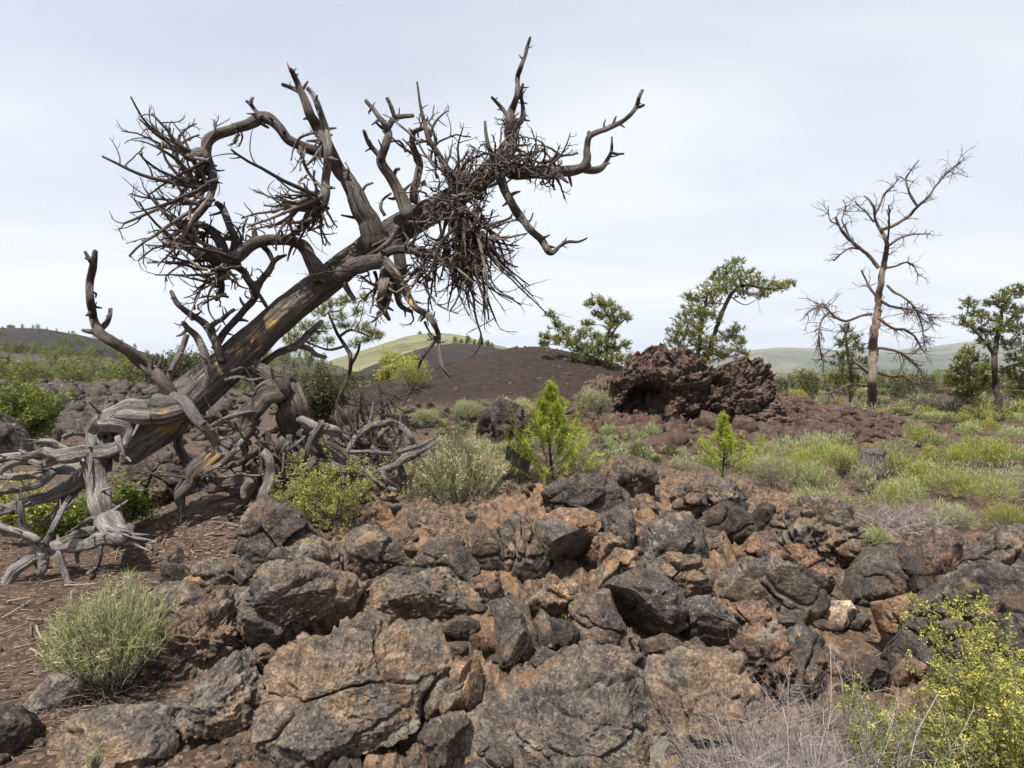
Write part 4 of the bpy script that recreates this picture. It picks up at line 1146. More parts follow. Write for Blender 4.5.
# short bare spurs on the trunk's near side
B([(225, 380, 5), (238, 377, 4), (250, 380, 3), (262, 378, 2)], -.2, silver=.5)
B([(232, 372, 4), (243, 368, 3), (247, 372, 3), (254, 385, 2)], -.2, silver=.5)

# ---- roots
RT = []
def Rt(pts, dy=0.0, **kw):
    kw.setdefault('silver', .85)
    kw.setdefault('scale', .9); kw.setdefault('ridges', .24); kw.setdefault('knots', .14); kw.setdefault('bend', .6); kw.setdefault('flat', .24)
    o, c, r = part('root', pts, TY + dy, **kw); RT.append((o, c, r)); return o, c, r

Rt([(186, 402, 20), (168, 407, 30), (150, 409, 28), (132, 411, 24), (116, 415, 21), (104, 421, 19), (97, 432, 18), (98, 446, 18), (96, 462, 19)], -.28, gold=smudges(TY - .3, (160, 414, 14), (146, 413, 8)), silver=[.1, .3, .7, .95, 1, 1])
Rt([(104, 424, 16), (116, 424, 15), (126, 429, 14), (125, 440, 12), (112, 449, 13), (92, 453, 15), (70, 455, 15), (50, 454, 14), (30, 456, 9), (12, 457, 7), (-14, 459, 6)], -.36, silver=1.0)
Rt([(118, 438, 9), (121, 447, 8), (123, 456, 7), (121, 464, 4)], -.44, silver=1.0)
Rt([(95, 450, 20), (94, 470, 19), (97, 490, 19), (100, 505, 20), (106, 517, 22), (116, 526, 22), (127, 533, 16)], -.34, lean=-.35, silver=[.6, .9, 1, 1])
Rt([(129, 531, 17), (118, 537, 16), (104, 539, 12), (88, 543, 12), (72, 546, 12), (55, 548, 12), (44, 552, 14), (32, 560, 11), (18, 569, 11), (6, 583, 11), (-8, 606, 10)], -.62, lean=-.15, silver=1.0)
Rt([(124, 528, 12), (110, 527, 10), (96, 530, 8), (80, 534, 8), (66, 540, 8), (52, 545, 8)], -.55, silver=1.0)
Rt([(46, 551, 12), (37, 544, 10), (29, 534, 9), (24, 524, 8), (23, 510, 8), (21, 497, 6)], -.75, silver=1.0)
Rt([(38, 541, 10), (24, 534, 10), (10, 530, 10), (-6, 524, 9)], -.78, silver=1.0)
Rt([(46, 543, 8), (52, 527, 7), (58, 515, 7), (65, 502, 6)], -.75, silver=.8, flat_end=True)
Rt([(44, 554, 13), (42, 562, 12), (40, 570, 9), (38, 575, 4)], -.75, silver=1.0)
Rt([(58, 553, 8), (63, 566, 7), (67, 578, 7), (70, 590, 6)], -.75, silver=.7)
Rt([(102, 545, 7), (101, 556, 6), (97, 567, 5), (88, 574, 4)], -.65, silver=.6)
Rt([(78, 545, 6), (77, 556, 5), (79, 566, 4)], -.65, silver=.6)
Rt([(104, 527, 5), (94, 518, 5), (84, 522, 4), (74, 530, 3), (66, 534, 2)], -.6, silver=.5)
Rt([(100, 460, 18), (82, 466, 16), (64, 470, 13), (44, 472, 11), (22, 476, 8), (-10, 474, 6)], -.2, silver=.8)
Rt([(104, 462, 18), (84, 475, 17), (66, 486, 15), (48, 496, 13), (28, 502, 11), (-10, 512, 10)], -.1, silver=.75)
Rt([(70, 452, 9), (58, 446, 8), (52, 442, 8), (40, 441, 6)], -.2, silver=.8)
Rt([(64, 438, 6), (76, 434, 5), (90, 437, 5)], -.2, silver=.7)
Rt([(60, 460, 8), (44, 464, 8), (28, 461, 6), (-6, 468, 5)], -.25, silver=.8)
Rt([(54, 470, 8), (40, 484, 7), (22, 490, 6), (-6, 494, 5)], -.3, silver=.75)
Rt([(88, 478, 10), (70, 496, 9), (56, 512, 7), (46, 522, 4)], .0, silver=.6)
Rt([(24, 460, 7), (10, 466, 6), (-12, 480, 5)], -.35, silver=.9)
# props under the trunk
Rt([(183, 420, 12), (178, 440, 11), (186, 458, 12), (193, 472, 11)], .35, silver=.15)
Rt([(172, 396, 9), (184, 402, 10), (198, 420, 11), (210, 431, 11), (220, 446, 8), (232, 458, 5)], -.3, silver=.55)
Rt([(210, 428, 8), (222, 420, 6), (240, 414, 5), (254, 412, 4)], -.25, silver=.6)
Rt([(232, 446, 9), (222, 440, 7), (214, 432, 5)], -.25, silver=.5)
# the second, snapped stem and its roots
G2 = smudges(TY - .1, (290, 383, 24), (278, 374, 18), (297, 408, 22), (291, 428, 20))
Rt([(240, 358, 20), (258, 368, 24), (276, 380, 26), (289, 392, 28), (293, 410, 30), (297, 430, 34), (303, 450, 40), (300, 475, 46), (298, 500, 54)], .05, silver=.0, gold=G2, sides=64)
G3 = smudges(TY - .2, (216, 452, 28), (206, 462, 26), (190, 482, 20), (184, 492, 20), (238, 436, 16), (246, 424, 16))
Rt([(284, 386, 22), (268, 398, 23), (255, 412, 23), (244, 428, 23), (230, 444, 21), (214, 458, 21), (200, 470, 20), (188, 482, 19), (180, 494, 15), (182, 508, 8)], -.15, silver=.1, gold=G3)
Rt([(243, 440, 6), (232, 452, 5), (220, 464, 5), (206, 470, 3)], -.3, silver=.6)
Rt([(240, 448, 5), (226, 460, 4), (212, 470, 3), (200, 476, 2)], -.33, silver=.7)
Rt([(264, 452, 10), (270, 460, 10), (272, 472, 10), (268, 485, 10), (262, 498, 10), (258, 508, 8)], -.35, silver=.55)
Rt([(300, 430, 20), (316, 448, 20), (330, 460, 18), (346, 468, 14), (362, 476, 10)], -.05, silver=.05)
Rt([(302, 422, 12), (318, 427, 14), (331, 430, 14), (341, 434, 11)], -.15, silver=.75, flat_end=True)
Rt([(316, 460, 10), (306, 474, 10), (296, 486, 9), (288, 500, 7)], -.3, silver=.1)
Rt([(286, 440, 14), (276, 456, 14), (262, 468, 12), (246, 478, 10), (226, 482, 9), (210, 480, 7)], -.1, silver=.15)
Rt([(268, 470, 10), (256, 486, 10), (248, 498, 9), (238, 508, 7)], -.1, silver=.05)
Rt([(250, 480, 9), (246, 490, 9), (245, 500, 6)], -.35, silver=.75, flat_end=True)
Rt([(328, 440, 8), (340, 452, 7), (350, 462, 6)], -.2, silver=.3)
Rt([(322, 420, 5), (312, 438, 5), (306, 456, 5), (300, 470, 4)], -.25, silver=.4)

# ---- fans of dead twigs
def fan(parent, origin, toward, n, L, spread=.5, dy=0.0, depth=.45, jitter=6, r=1.6, levels=2, kids=(3, 2), wob=.14, up=0.0, start_line=None, K=7, curl=.13):
    wob = max(.11, wob - .03); r = r * 1.22; n = int(n * (.74 if max(L) > 45 else .85)); L = (L[0] * .85, L[1] * .97); kids = tuple(min(k, 3) for k in kids); jitter = min(jitter, 2.0 if max(L) < 24 else 6)
    """n twigs leaving origin (px) for toward (a pixel direction); L = length range in px"""
    Y = TY + dy; s = Y / F
    if start_line is not None:
        t = rng.random(n); sl_ = np.asarray(start_line, float); seg = t * (len(sl_) - 1); i = np.minimum(seg.astype(int), len(sl_) - 2); f = (seg - i)[:, None]
        o2 = sl_[i] * (1 - f) + sl_[i + 1] * f
    else:
        o2 = np.repeat([origin], n, 0).astype(float)
    o2 = o2 + rng.normal(size=(n, 2)) * jitter
    st = np.stack([P(a, b, Y + e) for (a, b), e in zip(o2, rng.normal(size=n) * .06)])
    a0 = math.atan2(-toward[1], toward[0]); a = a0 + rng.normal(size=n) * spread
    d = np.stack([np.cos(a), rng.normal(size=n) * depth, np.sin(a)], 1)
    LL = rng.uniform(L[0], L[1], n) * s
    twigs_on(parent[0], st, d, LL, r * s * (.7 + .6 * rng.random(n)) * .75, levels=levels, kids=kids, wob=wob, spread=.5 if wob < .2 else .7, up=up, shrink=.38, sides=6, kink=.09, K=K + 2, taper=.42, tmin=.42, curl=curl)


# high fan at the end of the arch
fan(blob, None, (-1, .10), 26, (40, 82), .42, -.42, .4, 4, 2.2, 2, (4, 2), start_line=[(200, 150), (208, 165), (206, 185), (196, 178)])
fan(blob, None, (-1, -.55), 12, (30, 62), .3, -.42, .4, 4, 2.0, 2, (4, 2), start_line=[(190, 155), (180, 150)])
fan(arch, None, (-.95, .45), 22, (45, 92), .32, -.4, .35, 4, 2.4, 2, (4, 2), start_line=[(208, 175), (212, 195), (204, 205)])
fan(arch, None, (-.4, .3), 10, (8, 22), .8, -.2, .6, 3, 1.2, 1, (3,), start_line=[(240, 132), (233, 136)])
# low fan at the end of the middle limb
fan(mid, None, (-1, -.1), 22, (45, 88), .38, -.25, .45, 5, 2.2, 2, (4, 2), start_line=[(235, 255), (215, 260), (200, 255)])
fan(mid, None, (-.8, .75), 22, (35, 70), .4, -.25, .45, 5, 2.0, 2, (4, 2), start_line=[(240, 258), (222, 268), (212, 272)])
fan(mid3, None, (-1, .15), 16, (35, 70), .4, -.2, .45, 4, 1.8, 2, (3, 2), start_line=[(212, 235), (190, 224)])
fan(mid4, None, (-.7, .4), 16, (20, 48), .6, -.2, .5, 4, 1.6, 2, (3, 2), start_line=[(219, 276), (221, 296)])
fan(mid2, None, (-.3, -1), 12, (14, 34), .5, -.1, .6, 4, 1.3, 2, (3, 2), start_line=[(236, 245), (256, 238), (270, 236)])
fan(b3, None, (-.3, -.3), 8, (8, 20), .9, .0, .6, 3, 1.3, 1, (3,), start_line=[(250, 300), (256, 288), (272, 268)])
# bundle under the pale strand
fan(strand, None, (-1, .55), 34, (40, 92), .30, -.32, .3, 4, 2.0, 1, (3,), start_line=[(328, 196), (318, 200), (312, 212)])
fan(strand, None, (-1, .0), 10, (22, 46), .22, -.32, .35, 3, 1.8, 2, (3, 2), start_line=[(320, 194), (308, 196)])
fan(strand, None, (-.15, 1), 12, (20, 52), .35, -.3, .35, 3, 1.6, 1, (3,), start_line=[(326, 205), (316, 212)])
fan(curl, None, (-.3, 1), 12, (12, 34), .7, -.35, .5, 4, 1.2, 2, (3, 2), wob=.25, start_line=[(328, 138), (318, 145), (300, 150)])
# upright brush above the trunk
fan(u3, None, (-.12, -1), 26, (34, 78), .26, .0, .35, 5, 1.7, 2, (4, 2), start_line=[(424, 140), (438, 165), (455, 185), (468, 192)])
fan(u3, None, (.35, -1), 22, (22, 46), .5, .0, .5, 5, 1.4, 2, (4, 2), start_line=[(440, 170), (462, 186), (470, 180)])
fan(u2, None, (-.3, -.5), 12, (14, 36), .9, .05, .5, 4, 1.3, 2, (3, 2), start_line=[(414, 180), (418, 150), (424, 130)])
fan(u2, None, (.5, -.6), 24, (16, 40), .8, -.1, .6, 5, 1.3, 2, (4, 2), wob=.25, start_line=[(420, 200), (445, 192), (462, 178)])
# matted twigs wrapped round the upper trunk
for k_, (line, n_) in enumerate([([(440, 205), (470, 190), (495, 165)], 46), ([(480, 175), (505, 150), (520, 140)], 44), ([(500, 165), (530, 160), (545, 168)], 46), ([(425, 215), (455, 205), (480, 190)], 40)]):
    fan(arm if k_ in (1, 2) else dip, None, (.2, .6 if k_ != 1 else -.2), n_, (14, 40), 1.3, -.12, .8, 5, 1.3, 2, (3, 2), wob=.32, start_line=line)
fan(arm, None, (.3, -1), 18, (16, 38), .55, -.05, .5, 6, 1.7, 2, (3, 2), wob=.2, start_line=[(520, 165), (545, 170), (556, 168)])
fan(arm, None, (.5, .9), 14, (14, 36), .6, -.1, .5, 5, 1.4, 2, (4, 2), wob=.2, start_line=[(545, 172), (558, 172)])
fan(spike, None, (.0, -.5), 16, (8, 24), .9, .0, .6, 4, 1.0, 2, (3, 2), wob=.2, start_line=[(512, 112), (510, 132)])
# the big hanging broom
broom = BR[-4] if False else sidel
hang = [b for b in BR if abs(b[1][0][0] - P(452, 208, TY)[0]) < .1][0]
fan(hang, None, (.05, 1), 92, (45, 104), .20, -.1, .25, 6, 1.9, 2, (3, 2), wob=.14, curl=.05, start_line=[(452, 205), (470, 222), (480, 238), (462, 250)])
fan(hang, None, (.2, 1), 26, (30, 66), .3, -.12, .35, 6, 1.7, 2, (3, 2), wob=.18, start_line=[(468, 215), (486, 232), (484, 250)])
fan(hang, None, (.9, -.15), 16, (20, 44), .35, -.1, .4, 5, 1.6, 2, (3, 2), start_line=[(470, 215), (486, 225)])
fan(hang, None, (-.8, .7), 24, (26, 60), .4, -.12, .5, 6, 1.4, 2, (3, 2), wob=.2, start_line=[(446, 240), (460, 262)])
fan(hang, None, (.1, .2), 60, (14, 34), 1.6, -.15, .8, 9, 1.4, 2, (3, 2), wob=.3, start_line=[(448, 212), (466, 235), (474, 255)])
fan(sidel, None, (.5, .5), 26, (22, 52), .8, -.15, .5, 5, 1.4, 2, (4, 2), wob=.2, start_line=[(400, 249), (430, 256), (448, 261)])
fan(sidel, None, (-.2, 1), 22, (28, 64), .5, -.12, .45, 5, 1.4, 2, (3, 2), wob=.22, start_line=[(405, 262), (425, 268), (440, 270)])
fan(tear, None, (-.25, 1), 24, (26, 60), .4, -.2, .35, 5, 2.0, 2, (3, 2), wob=.2, start_line=[(365, 266), (385, 280), (398, 290)])
fan(tear, None, (.2, 1), 6, (14, 36), .5, -.3, .4, 3, 1.3, 1, (3,), wob=.2, start_line=[(416, 308), (436, 332)])
fan(b2, None, (-.2, -1), 6, (5, 14), .8, -.1, .5, 3, 1.1, 1, (2,), start_line=[(208, 330), (180, 305)])
fan(up, None, (.6, -.5), 8, (7, 18), .8, -.1, .4, 4, 1.2, 1, (2,), start_line=[(366, 210), (340, 165)])
fan(up, None, (.0, -1), 5, (4, 10), .9, -.1, .4, 3, 1.3, 1, (2,), start_line=[(296, 82), (290, 70)])
fan(RT[-14] if len(RT) > 14 else RT[0], None, (-.3, .3), 10, (12, 30), .9, -.3, .5, 5, 1.2, 1, (3,), wob=.2, start_line=[(250, 440), (215, 465)])

# dark tangle of small roots under the snapped stem
for k_ in range(46):
    x0, y0 = rng.uniform(240, 325), rng.uniform(430, 470); a = rng.normal(1.57, .6); l = rng.uniform(25, 60); w_ = rng.uniform(3, 8)
    q_ = [(x0, y0, w_)]
    for j in range(4):
        a += rng.normal() * .35; x0 += math.cos(a) * l / 4; y0 = min(y0 + math.sin(a) * l / 4, 512); q_.append((x0, y0, w_ * (.9 - .18 * j)))
    Rt(q_, rng.uniform(-.3, .25), silver=float(rng.choice([.0, .05, .1, .5])), sides=9, step=.03)
fan(RT[-1], None, (.2, 1), 60, (14, 44), .9, -.15, .6, 8, 1.5, 1, (3,), wob=.2, start_line=[(250, 440), (290, 470), (330, 470)])

# ------------------------------------------------------------------ heap of broken branches beside the tree
pile = empty('branch_pile', P(375, 470, 5.3))
tag(pile, 'heap of broken grey branches right beside the base of the leaning tree', 'branch pile')


def pile_branch(pts, Y=5.25, silver=.4, **kw):
    g = Geo(); kw.setdefault('sides', 10)
    px_limb(g, pts, Y, silver=silver, seed=hash_str(str(pts)) % 89, wob=.05, **kw)
    return g.build('branch', M['wood'], pile)


pile_branch([(345, 462, 7), (349, 448, 7), (357, 436, 8), (369, 427, 8), (380, 424, 8), (392, 423, 8), (403, 428, 8), (410, 436, 7), (414, 444, 5)], 5.15, .75)
pile_branch([(351, 452, 5), (370, 452, 5), (390, 453, 5), (408, 449, 5), (424, 443, 4), (438, 436, 2)], 5.1, .4)
pile_branch([(378, 472, 8), (388, 468, 8), (397, 464, 8), (405, 457, 7), (416, 455, 6), (427, 455, 4)], 5.0, .65)
pile_branch([(396, 465, 5), (412, 458, 5), (426, 449, 4), (440, 440, 2)], 5.05, .5)
pile_branch([(398, 424, 4), (412, 425, 4), (426, 426, 4), (438, 421, 3)], 5.4, .8)
pile_branch([(384, 415, 4), (398, 416, 4), (411, 417, 3)], 5.5, .6)
pile_branch([(350, 436, 16), (366, 441, 16), (382, 442, 16), (396, 441, 14)], 5.4, .05)
pile_branch([(366, 470, 5), (374, 480, 5), (384, 486, 5), (396, 490, 4)], 5.0, .7)
pile_branch([(370, 466, 4), (366, 480, 4), (364, 492, 4), (370, 500, 3)], 5.0, .85)
pile_branch([(382, 470, 5), (386, 480, 5), (395, 486, 4), (400, 492, 3)], 4.98, .6)
pile_branch([(372, 446, 6), (380, 456, 6), (378, 468, 6), (368, 476, 5)], 5.1, .5)
pile_branch([(388, 440, 7), (396, 456, 8), (402, 474, 9), (404, 492, 10)], 5.1, .05)
for k_ in range(26):
    x0 = rng.uniform(346, 398); y0 = rng.uniform(430, 462); a = rng.normal(-.1, .7) - math.pi / 2; l = rng.uniform(22, 62)
    q_ = [(x0, y0, rng.uniform(2.5, 5))]
    for j in range(3):
        a += rng.normal() * .28; x0 += math.cos(a) * l / 3; y0 += math.sin(a) * l / 3; q_.append((x0, y0, q_[0][2] * (.85 - .22 * j)))
    pile_branch(q_, rng.uniform(5.15, 5.7), rng.uniform(0, .6), sides=8, step=.03)
g = Geo()
n = 120
st = np.stack([P(a, b, y) for a, b, y in zip(rng.uniform(345, 405, n), rng.uniform(400, 480, n), rng.uniform(5.1, 5.7, n))])
twig_tree(g, st, unit(rng.normal(size=(n, 3)) * np.array([1, .6, 1])), rng.uniform(.12, .4, n), .005, levels=1, kids=(3,), wob=.22)
o = g.build('twig_sprays', M['twig'], pile)

# sticks and bark bits on the soil, too many to count
g = Geo()
def sticks(n, px0, px1, py0, py1, L, r, flat=.12):
    c = scatter_px(n, px0, px1, py0, py1); c[:, 2] += .012
    a = rng.normal(.1, .7, n); d = np.stack([np.cos(a), np.sin(a), rng.normal(size=n) * flat], 1)
    pts = crooked(c, d, rng.uniform(L[0], L[1], n), 5, .07)
    tubes(g, pts, rng.uniform(r[0], r[1], n)[:, None] * np.linspace(1, .5, 5)[None], 5, tint=.35 + .65 * rng.random(n))
sticks(70, -30, 130, 520, 690, (.05, .3), (.003, .010))
sticks(260, 100, 250, 470, 560, (.04, .34), (.003, .010))
sticks(900, 90, 270, 495, 590, (.02, .09), (.0015, .004))
sticks(1100, -20, 150, 540, 760, (.015, .07), (.0015, .0035))
sticks(160, 230, 520, 470, 560, (.03, .2), (.002, .005))
sticks(120, 820, 900, 590, 690, (.02, .1), (.0015, .003))
M['litter'] = mat_tint('wood_litter', [(0, (.05, .038, .031)), (.55, (.11, .082, .063)), (1, (.27, .21, .16))], .9)
o = g.build('wood_litter', M['litter']); tag(o, 'splinters and fallen sticks lying on the soil under the tree', 'wood litter', kind='stuff')
# ------------------------------------------------------------------ plants
def tr(c, k=.35): return (k, c)
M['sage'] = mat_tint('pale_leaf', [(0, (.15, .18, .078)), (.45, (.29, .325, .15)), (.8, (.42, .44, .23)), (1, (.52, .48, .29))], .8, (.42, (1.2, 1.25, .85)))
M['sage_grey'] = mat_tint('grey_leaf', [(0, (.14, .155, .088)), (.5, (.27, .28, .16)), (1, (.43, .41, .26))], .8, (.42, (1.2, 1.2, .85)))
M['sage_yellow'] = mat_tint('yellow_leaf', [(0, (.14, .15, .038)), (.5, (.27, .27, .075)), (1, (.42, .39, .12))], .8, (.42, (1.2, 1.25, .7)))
M['green_leaf'] = mat_tint('green_leaf', [(0, (.055, .08, .018)), (.5, (.125, .16, .035)), (1, (.26, .27, .07))], .7, (.35, (1.1, 1.2, .6)))
M['olive'] = mat_tint('olive_leaf', [(0, (.030, .035, .015)), (.5, (.064, .068, .031)), (1, (.125, .118, .058))], .8, (.3, (1.1, 1.15, .7)))
M['flower'] = mat_tint('yellow_flower', [(0, (.45, .40, .06)), (.6, (.66, .58, .12)), (1, (.80, .72, .25))], .7, (.3, (1, 1, .8)))
M['seed'] = mat_tint('tan_seed_head', [(0, (.30, .22, .12)), (1, (.48, .38, .24))], .9, (.25, (1, 1, 1)))
M['young_needle'] = mat_tint('young_needle', [(0, (.09, .13, .016)), (.45, (.25, .30, .04)), (1, (.52, .53, .11))], .6, (.35, (1.1, 1.2, .5)))
M['needle'] = mat_tint('pine_needle', [(0, (.055, .066, .018)), (.5, (.15, .162, .045)), (.85, (.27, .27, .085)), (1, (.36, .34, .13))], .6, (.42, (1.1, 1.2, .6)))
M['dry'] = mat_tint('dry_stem', [(0, (.12, .095, .085)), (.5, (.23, .19, .17)), (1, (.42, .37, .34))], .9)
M['stem'] = mat_tint('woody_stem', [(0, (.06, .05, .043)), (.6, (.13, .108, .09)), (1, (.24, .205, .175))], .9)
M['pine_bark'] = mat_wood('pine_bark', [(.3, (.022, .017, .014)), (.5, (.048, .036, .029)), (.7, (.085, .064, .051)), (.85, (.13, .10, .08))], gold=(.30, .13, .05))
M['red_leaf'] = mat_tint('reddish_leaf', [(0, (.20, .06, .03)), (1, (.42, .16, .07))], .8, (.3, (1, 1, 1)))


def on_ground(px, py):
    p = GP(px, py); p[2] = zfull(p[[0]], p[[1]])[0]
    return p


def along(pts, m, t0=.3, t1=1.0):
    """m random points on each polyline: positions and directions"""
    N, K, _ = pts.shape
    par = np.repeat(np.arange(N), m); t = t0 + (t1 - t0) * rng.random(N * m)
    fi = np.clip(t * (K - 1), 0, K - 1.001); i = fi.astype(int); f = (fi - i)[:, None]
    return pts[par, i] * (1 - f) + pts[par, i + 1] * f, unit(pts[par, i + 1] - pts[par, i]), t


def rabbitbrush(name, label, base, h, w, n=110, m=20, leaf=.035, lw=.0028, mat='sage', seeds=.15, group=None, dry=.5, cat='shrub', low=.35, lean=(0, 0), dryn=None):
    """stems fanning up from one foot, narrow leaves on their upper part"""
    base = np.asarray(base, float)
    root = empty(name, base); tag(root, label, cat, group)
    a = rng.uniform(0, 2 * np.pi, n); rr = np.sqrt(rng.random(n))
    tip = np.stack([np.cos(a) * rr * w / 2 + lean[0], np.sin(a) * rr * w / 2 + lean[1], h * (1 - .45 * rr ** 2) * rng.uniform(.75, 1.05, n)], 1)
    K = 6; t = np.linspace(0, 1, K)
    st = np.stack([np.cos(a) * rr * w * .08, np.sin(a) * rr * w * .08, 0 * a - .02], 1)
    bow = np.stack([np.cos(a) * rr * w * .03, np.sin(a) * rr * w * .03, h * .03 * rr], 1)
    pts = base + st[:, None] * (1 - t)[None, :, None] + tip[:, None] * t[None, :, None] + bow[:, None] * np.sin(t * np.pi)[None, :, None]
    pts[:, 1:] += rng.normal(size=(n, K - 1, 3)) * h * .015
    g = Geo(); tubes(g, pts, np.full((n, 1), max(.0022, lw * .8)) * np.linspace(1.3, .5, K)[None], 4)
    nd = int(n * dry) if dryn is None else dryn
    if nd:
        a2 = rng.uniform(0, 2 * np.pi, nd)
        d = np.stack([np.cos(a2), np.sin(a2), rng.uniform(.1, 1.1, nd)], 1)
        twig_tree(g, base + rng.normal(size=(nd, 3)) * np.array([w * .07, w * .07, .01]), d, rng.uniform(.3, .62, nd) * w * .62, max(.0022, lw * .8), 1, (4,), .2, .6, K=6, sides=4)
    g.build('stems', M['dry' if dry > .8 else 'stem'], root)
    c, d, t = along(pts, m, low, 1.0)
    N = len(c)
    dd = unit(d + rng.normal(size=(N, 3)) * .5)
    g = Geo(); tt = np.clip(.15 + .55 * t * rng.uniform(.5, 1.3, N) + rng.normal(size=N) * .15, 0, .98)
    blades(g, c, dd, leaf * rng.uniform(.6, 1.3, N), lw, .15, 2, tint=tt)
    g.build('foliage', M[mat], root)
    if seeds:
        k = rng.random(n) < seeds
        e = pts[k, -1]; e = np.repeat(e, 7, 0) + rng.normal(size=(k.sum() * 7, 3)) * leaf * .28
        g = Geo(); leaves(g, e, leaf * .22)
        g.build('seed_clumps', M['seed'], root)
    return root


def dome_shrub(name, label, base, h, w, mat, group=None, nb=700, bl=.055, bw=.009, seeds=True):
    """a rounded low shrub: leafy shell over a grey twiggy inside"""
    base = np.asarray(base, float); root = empty(name, base); tag(root, label, 'shrub', group)
    g = Geo(); n = 46
    a = rng.uniform(0, 6.283, n); r_ = np.sqrt(rng.random(n))
    d = np.stack([np.cos(a) * r_ * w / 2, np.sin(a) * r_ * w / 2, h * np.sqrt(1.02 - r_ ** 2) + .02], 1)
    twig_tree(g, np.repeat(base[None], n, 0) + rng.normal(size=(n, 3)) * [w * .05, w * .05, 0], d, np.linalg.norm(d, axis=1) * .85, bw * .45, 1, (4,), .12, .6, K=6, sides=4)
    g.build('stems', M['stem'], root)
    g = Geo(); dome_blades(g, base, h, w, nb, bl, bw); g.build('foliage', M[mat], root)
    return root


def dome_blades(g, base, h, w, nb, bl, bw):
    lob = 7; la = rng.uniform(0, 6.283, lob); lr = np.sqrt(rng.random(lob)) * .62; ls = rng.uniform(.30, .55, lob); lh = rng.uniform(.65, 1.1, lob)
    k = rng.integers(0, lob, nb)
    u = rand_dirs(nb); u[:, 2] = np.abs(u[:, 2]); rr = rng.uniform(.72, 1.03, nb)[:, None]
    c = np.stack([np.cos(la) * lr * w / 2, np.sin(la) * lr * w / 2, h * .30 * lh], 1)[k] + u * rr * np.stack([ls * w / 2, ls * w / 2, h * .68 * lh], 1)[k]
    p = base + c
    d = unit(u * 1.0 + np.array([0, 0, .7]) + rng.normal(size=(nb, 3)) * .45)
    tt = np.clip(.12 + .62 * np.clip(c[:, 2] / h, 0, 1) + rng.normal(size=nb) * .16 + rng.normal(0, .1, lob)[k], 0, 1)  # clump shading painted into the tint: blades darken towards the base
    blades(g, p, d, bl * rng.uniform(.6, 1.3, nb), bw, .2, 1, tint=tt)


def leafy(name, label, base, h, w, n=26, leaf=.012, nl=6, mat='green_leaf', flowers=0, group=None, cat='shrub', lean=(0, 0, 0), levels=2, flat=.35, r=.0035, tops=None, kids=(6, 5)):
    base = np.asarray(base, float); root = empty(name, base); tag(root, label, cat, group)
    a = rng.uniform(0, 2 * np.pi, n); d = np.stack([np.cos(a) * w / 2, np.sin(a) * w / 2, h * rng.uniform(.5, 1.1, n)], 1) + np.asarray(lean)
    L = np.linalg.norm(d, axis=1) * rng.uniform(.6, .95, n)
    g = Geo(); ends = []
    st = base + rng.normal(size=(n, 3)) * np.array([w * .06, w * .06, .005])
    twig_tree(g, st, d, L, r, levels, kids, .13, .75, K=7, sides=4, ends=ends, shrink=.42, tmin=.3)
    g.build('stems', M['stem'], root)
    e = np.concatenate([x[0] for x in ends]); ed = np.concatenate([x[1] for x in ends])
    m = nl; c = np.repeat(e, m, 0) - np.repeat(ed, m, 0) * rng.uniform(0, 1, (len(e) * m, 1)) * leaf * 6 + rng.normal(size=(len(e) * m, 3)) * leaf * .9
    g = Geo(); leaves(g, c, leaf * rng.uniform(.5, 1.1, len(c)), flat=flat)
    g.build('foliage', M[mat], root)
    if flowers:
        zt = np.quantile(e[:, 2], .35); k = rng.random(len(e)) < flowers * np.clip((e[:, 2] - zt) / max(.01, e[:, 2].max() - zt) * 2.2, 0, 1)
        f = np.repeat(e[k], 20, 0); f = f + rng.normal(size=f.shape) * leaf * np.repeat(rng.uniform(.4, 1.3, (int(k.sum()), 1)), 20, 0)
        g = Geo(); leaves(g, f, leaf * .48, flat=.5)
        if len(f): g.build('blossoms', M['flower'], root)
    return root


def dead_brush(name, label, base, h, w, n=60, r=.0022, group=None, up=.35, mat='dry', kids=(5, 4), L=.75, cat='dead shrub', wob=.18):
    base = np.asarray(base, float); root = empty(name, base); tag(root, label, cat, group)
    a = rng.uniform(0, 2 * np.pi, n); rr = np.sqrt(rng.random(n))
    d = np.stack([np.cos(a) * rr * w / 2, np.sin(a) * rr * w / 2, h * (1 - .5 * rr) * rng.uniform(.4, 1.1, n)], 1)
    g = Geo()
    st = base + np.stack([rng.normal(size=n) * w * .16, rng.normal(size=n) * w * .16, 0 * a], 1)
    twig_tree(g, st, d, np.linalg.norm(d, axis=1) * L * rng.uniform(.7, 1.2, n), r, 2, kids, wob, .7, K=7, sides=4, shrink=.5)
    g.build('twig_sprays', M[mat], root)
    return root


def brush_needles(g, pts, m, length, width, t0=.15, fwd=1.0, tint=(.1, 1)):
    c, d, t = along(pts, m, t0, 1.0)
    dd = unit(d * fwd + rand_dirs(len(c)) * .9)
    blades(g, c, dd, length * rng.uniform(.7, 1.15, len(c)), width, .12, 1, tint=np.clip(rng.uniform(tint[0], tint[1], len(c)) * (.30 + .70 * t), 0, 1))


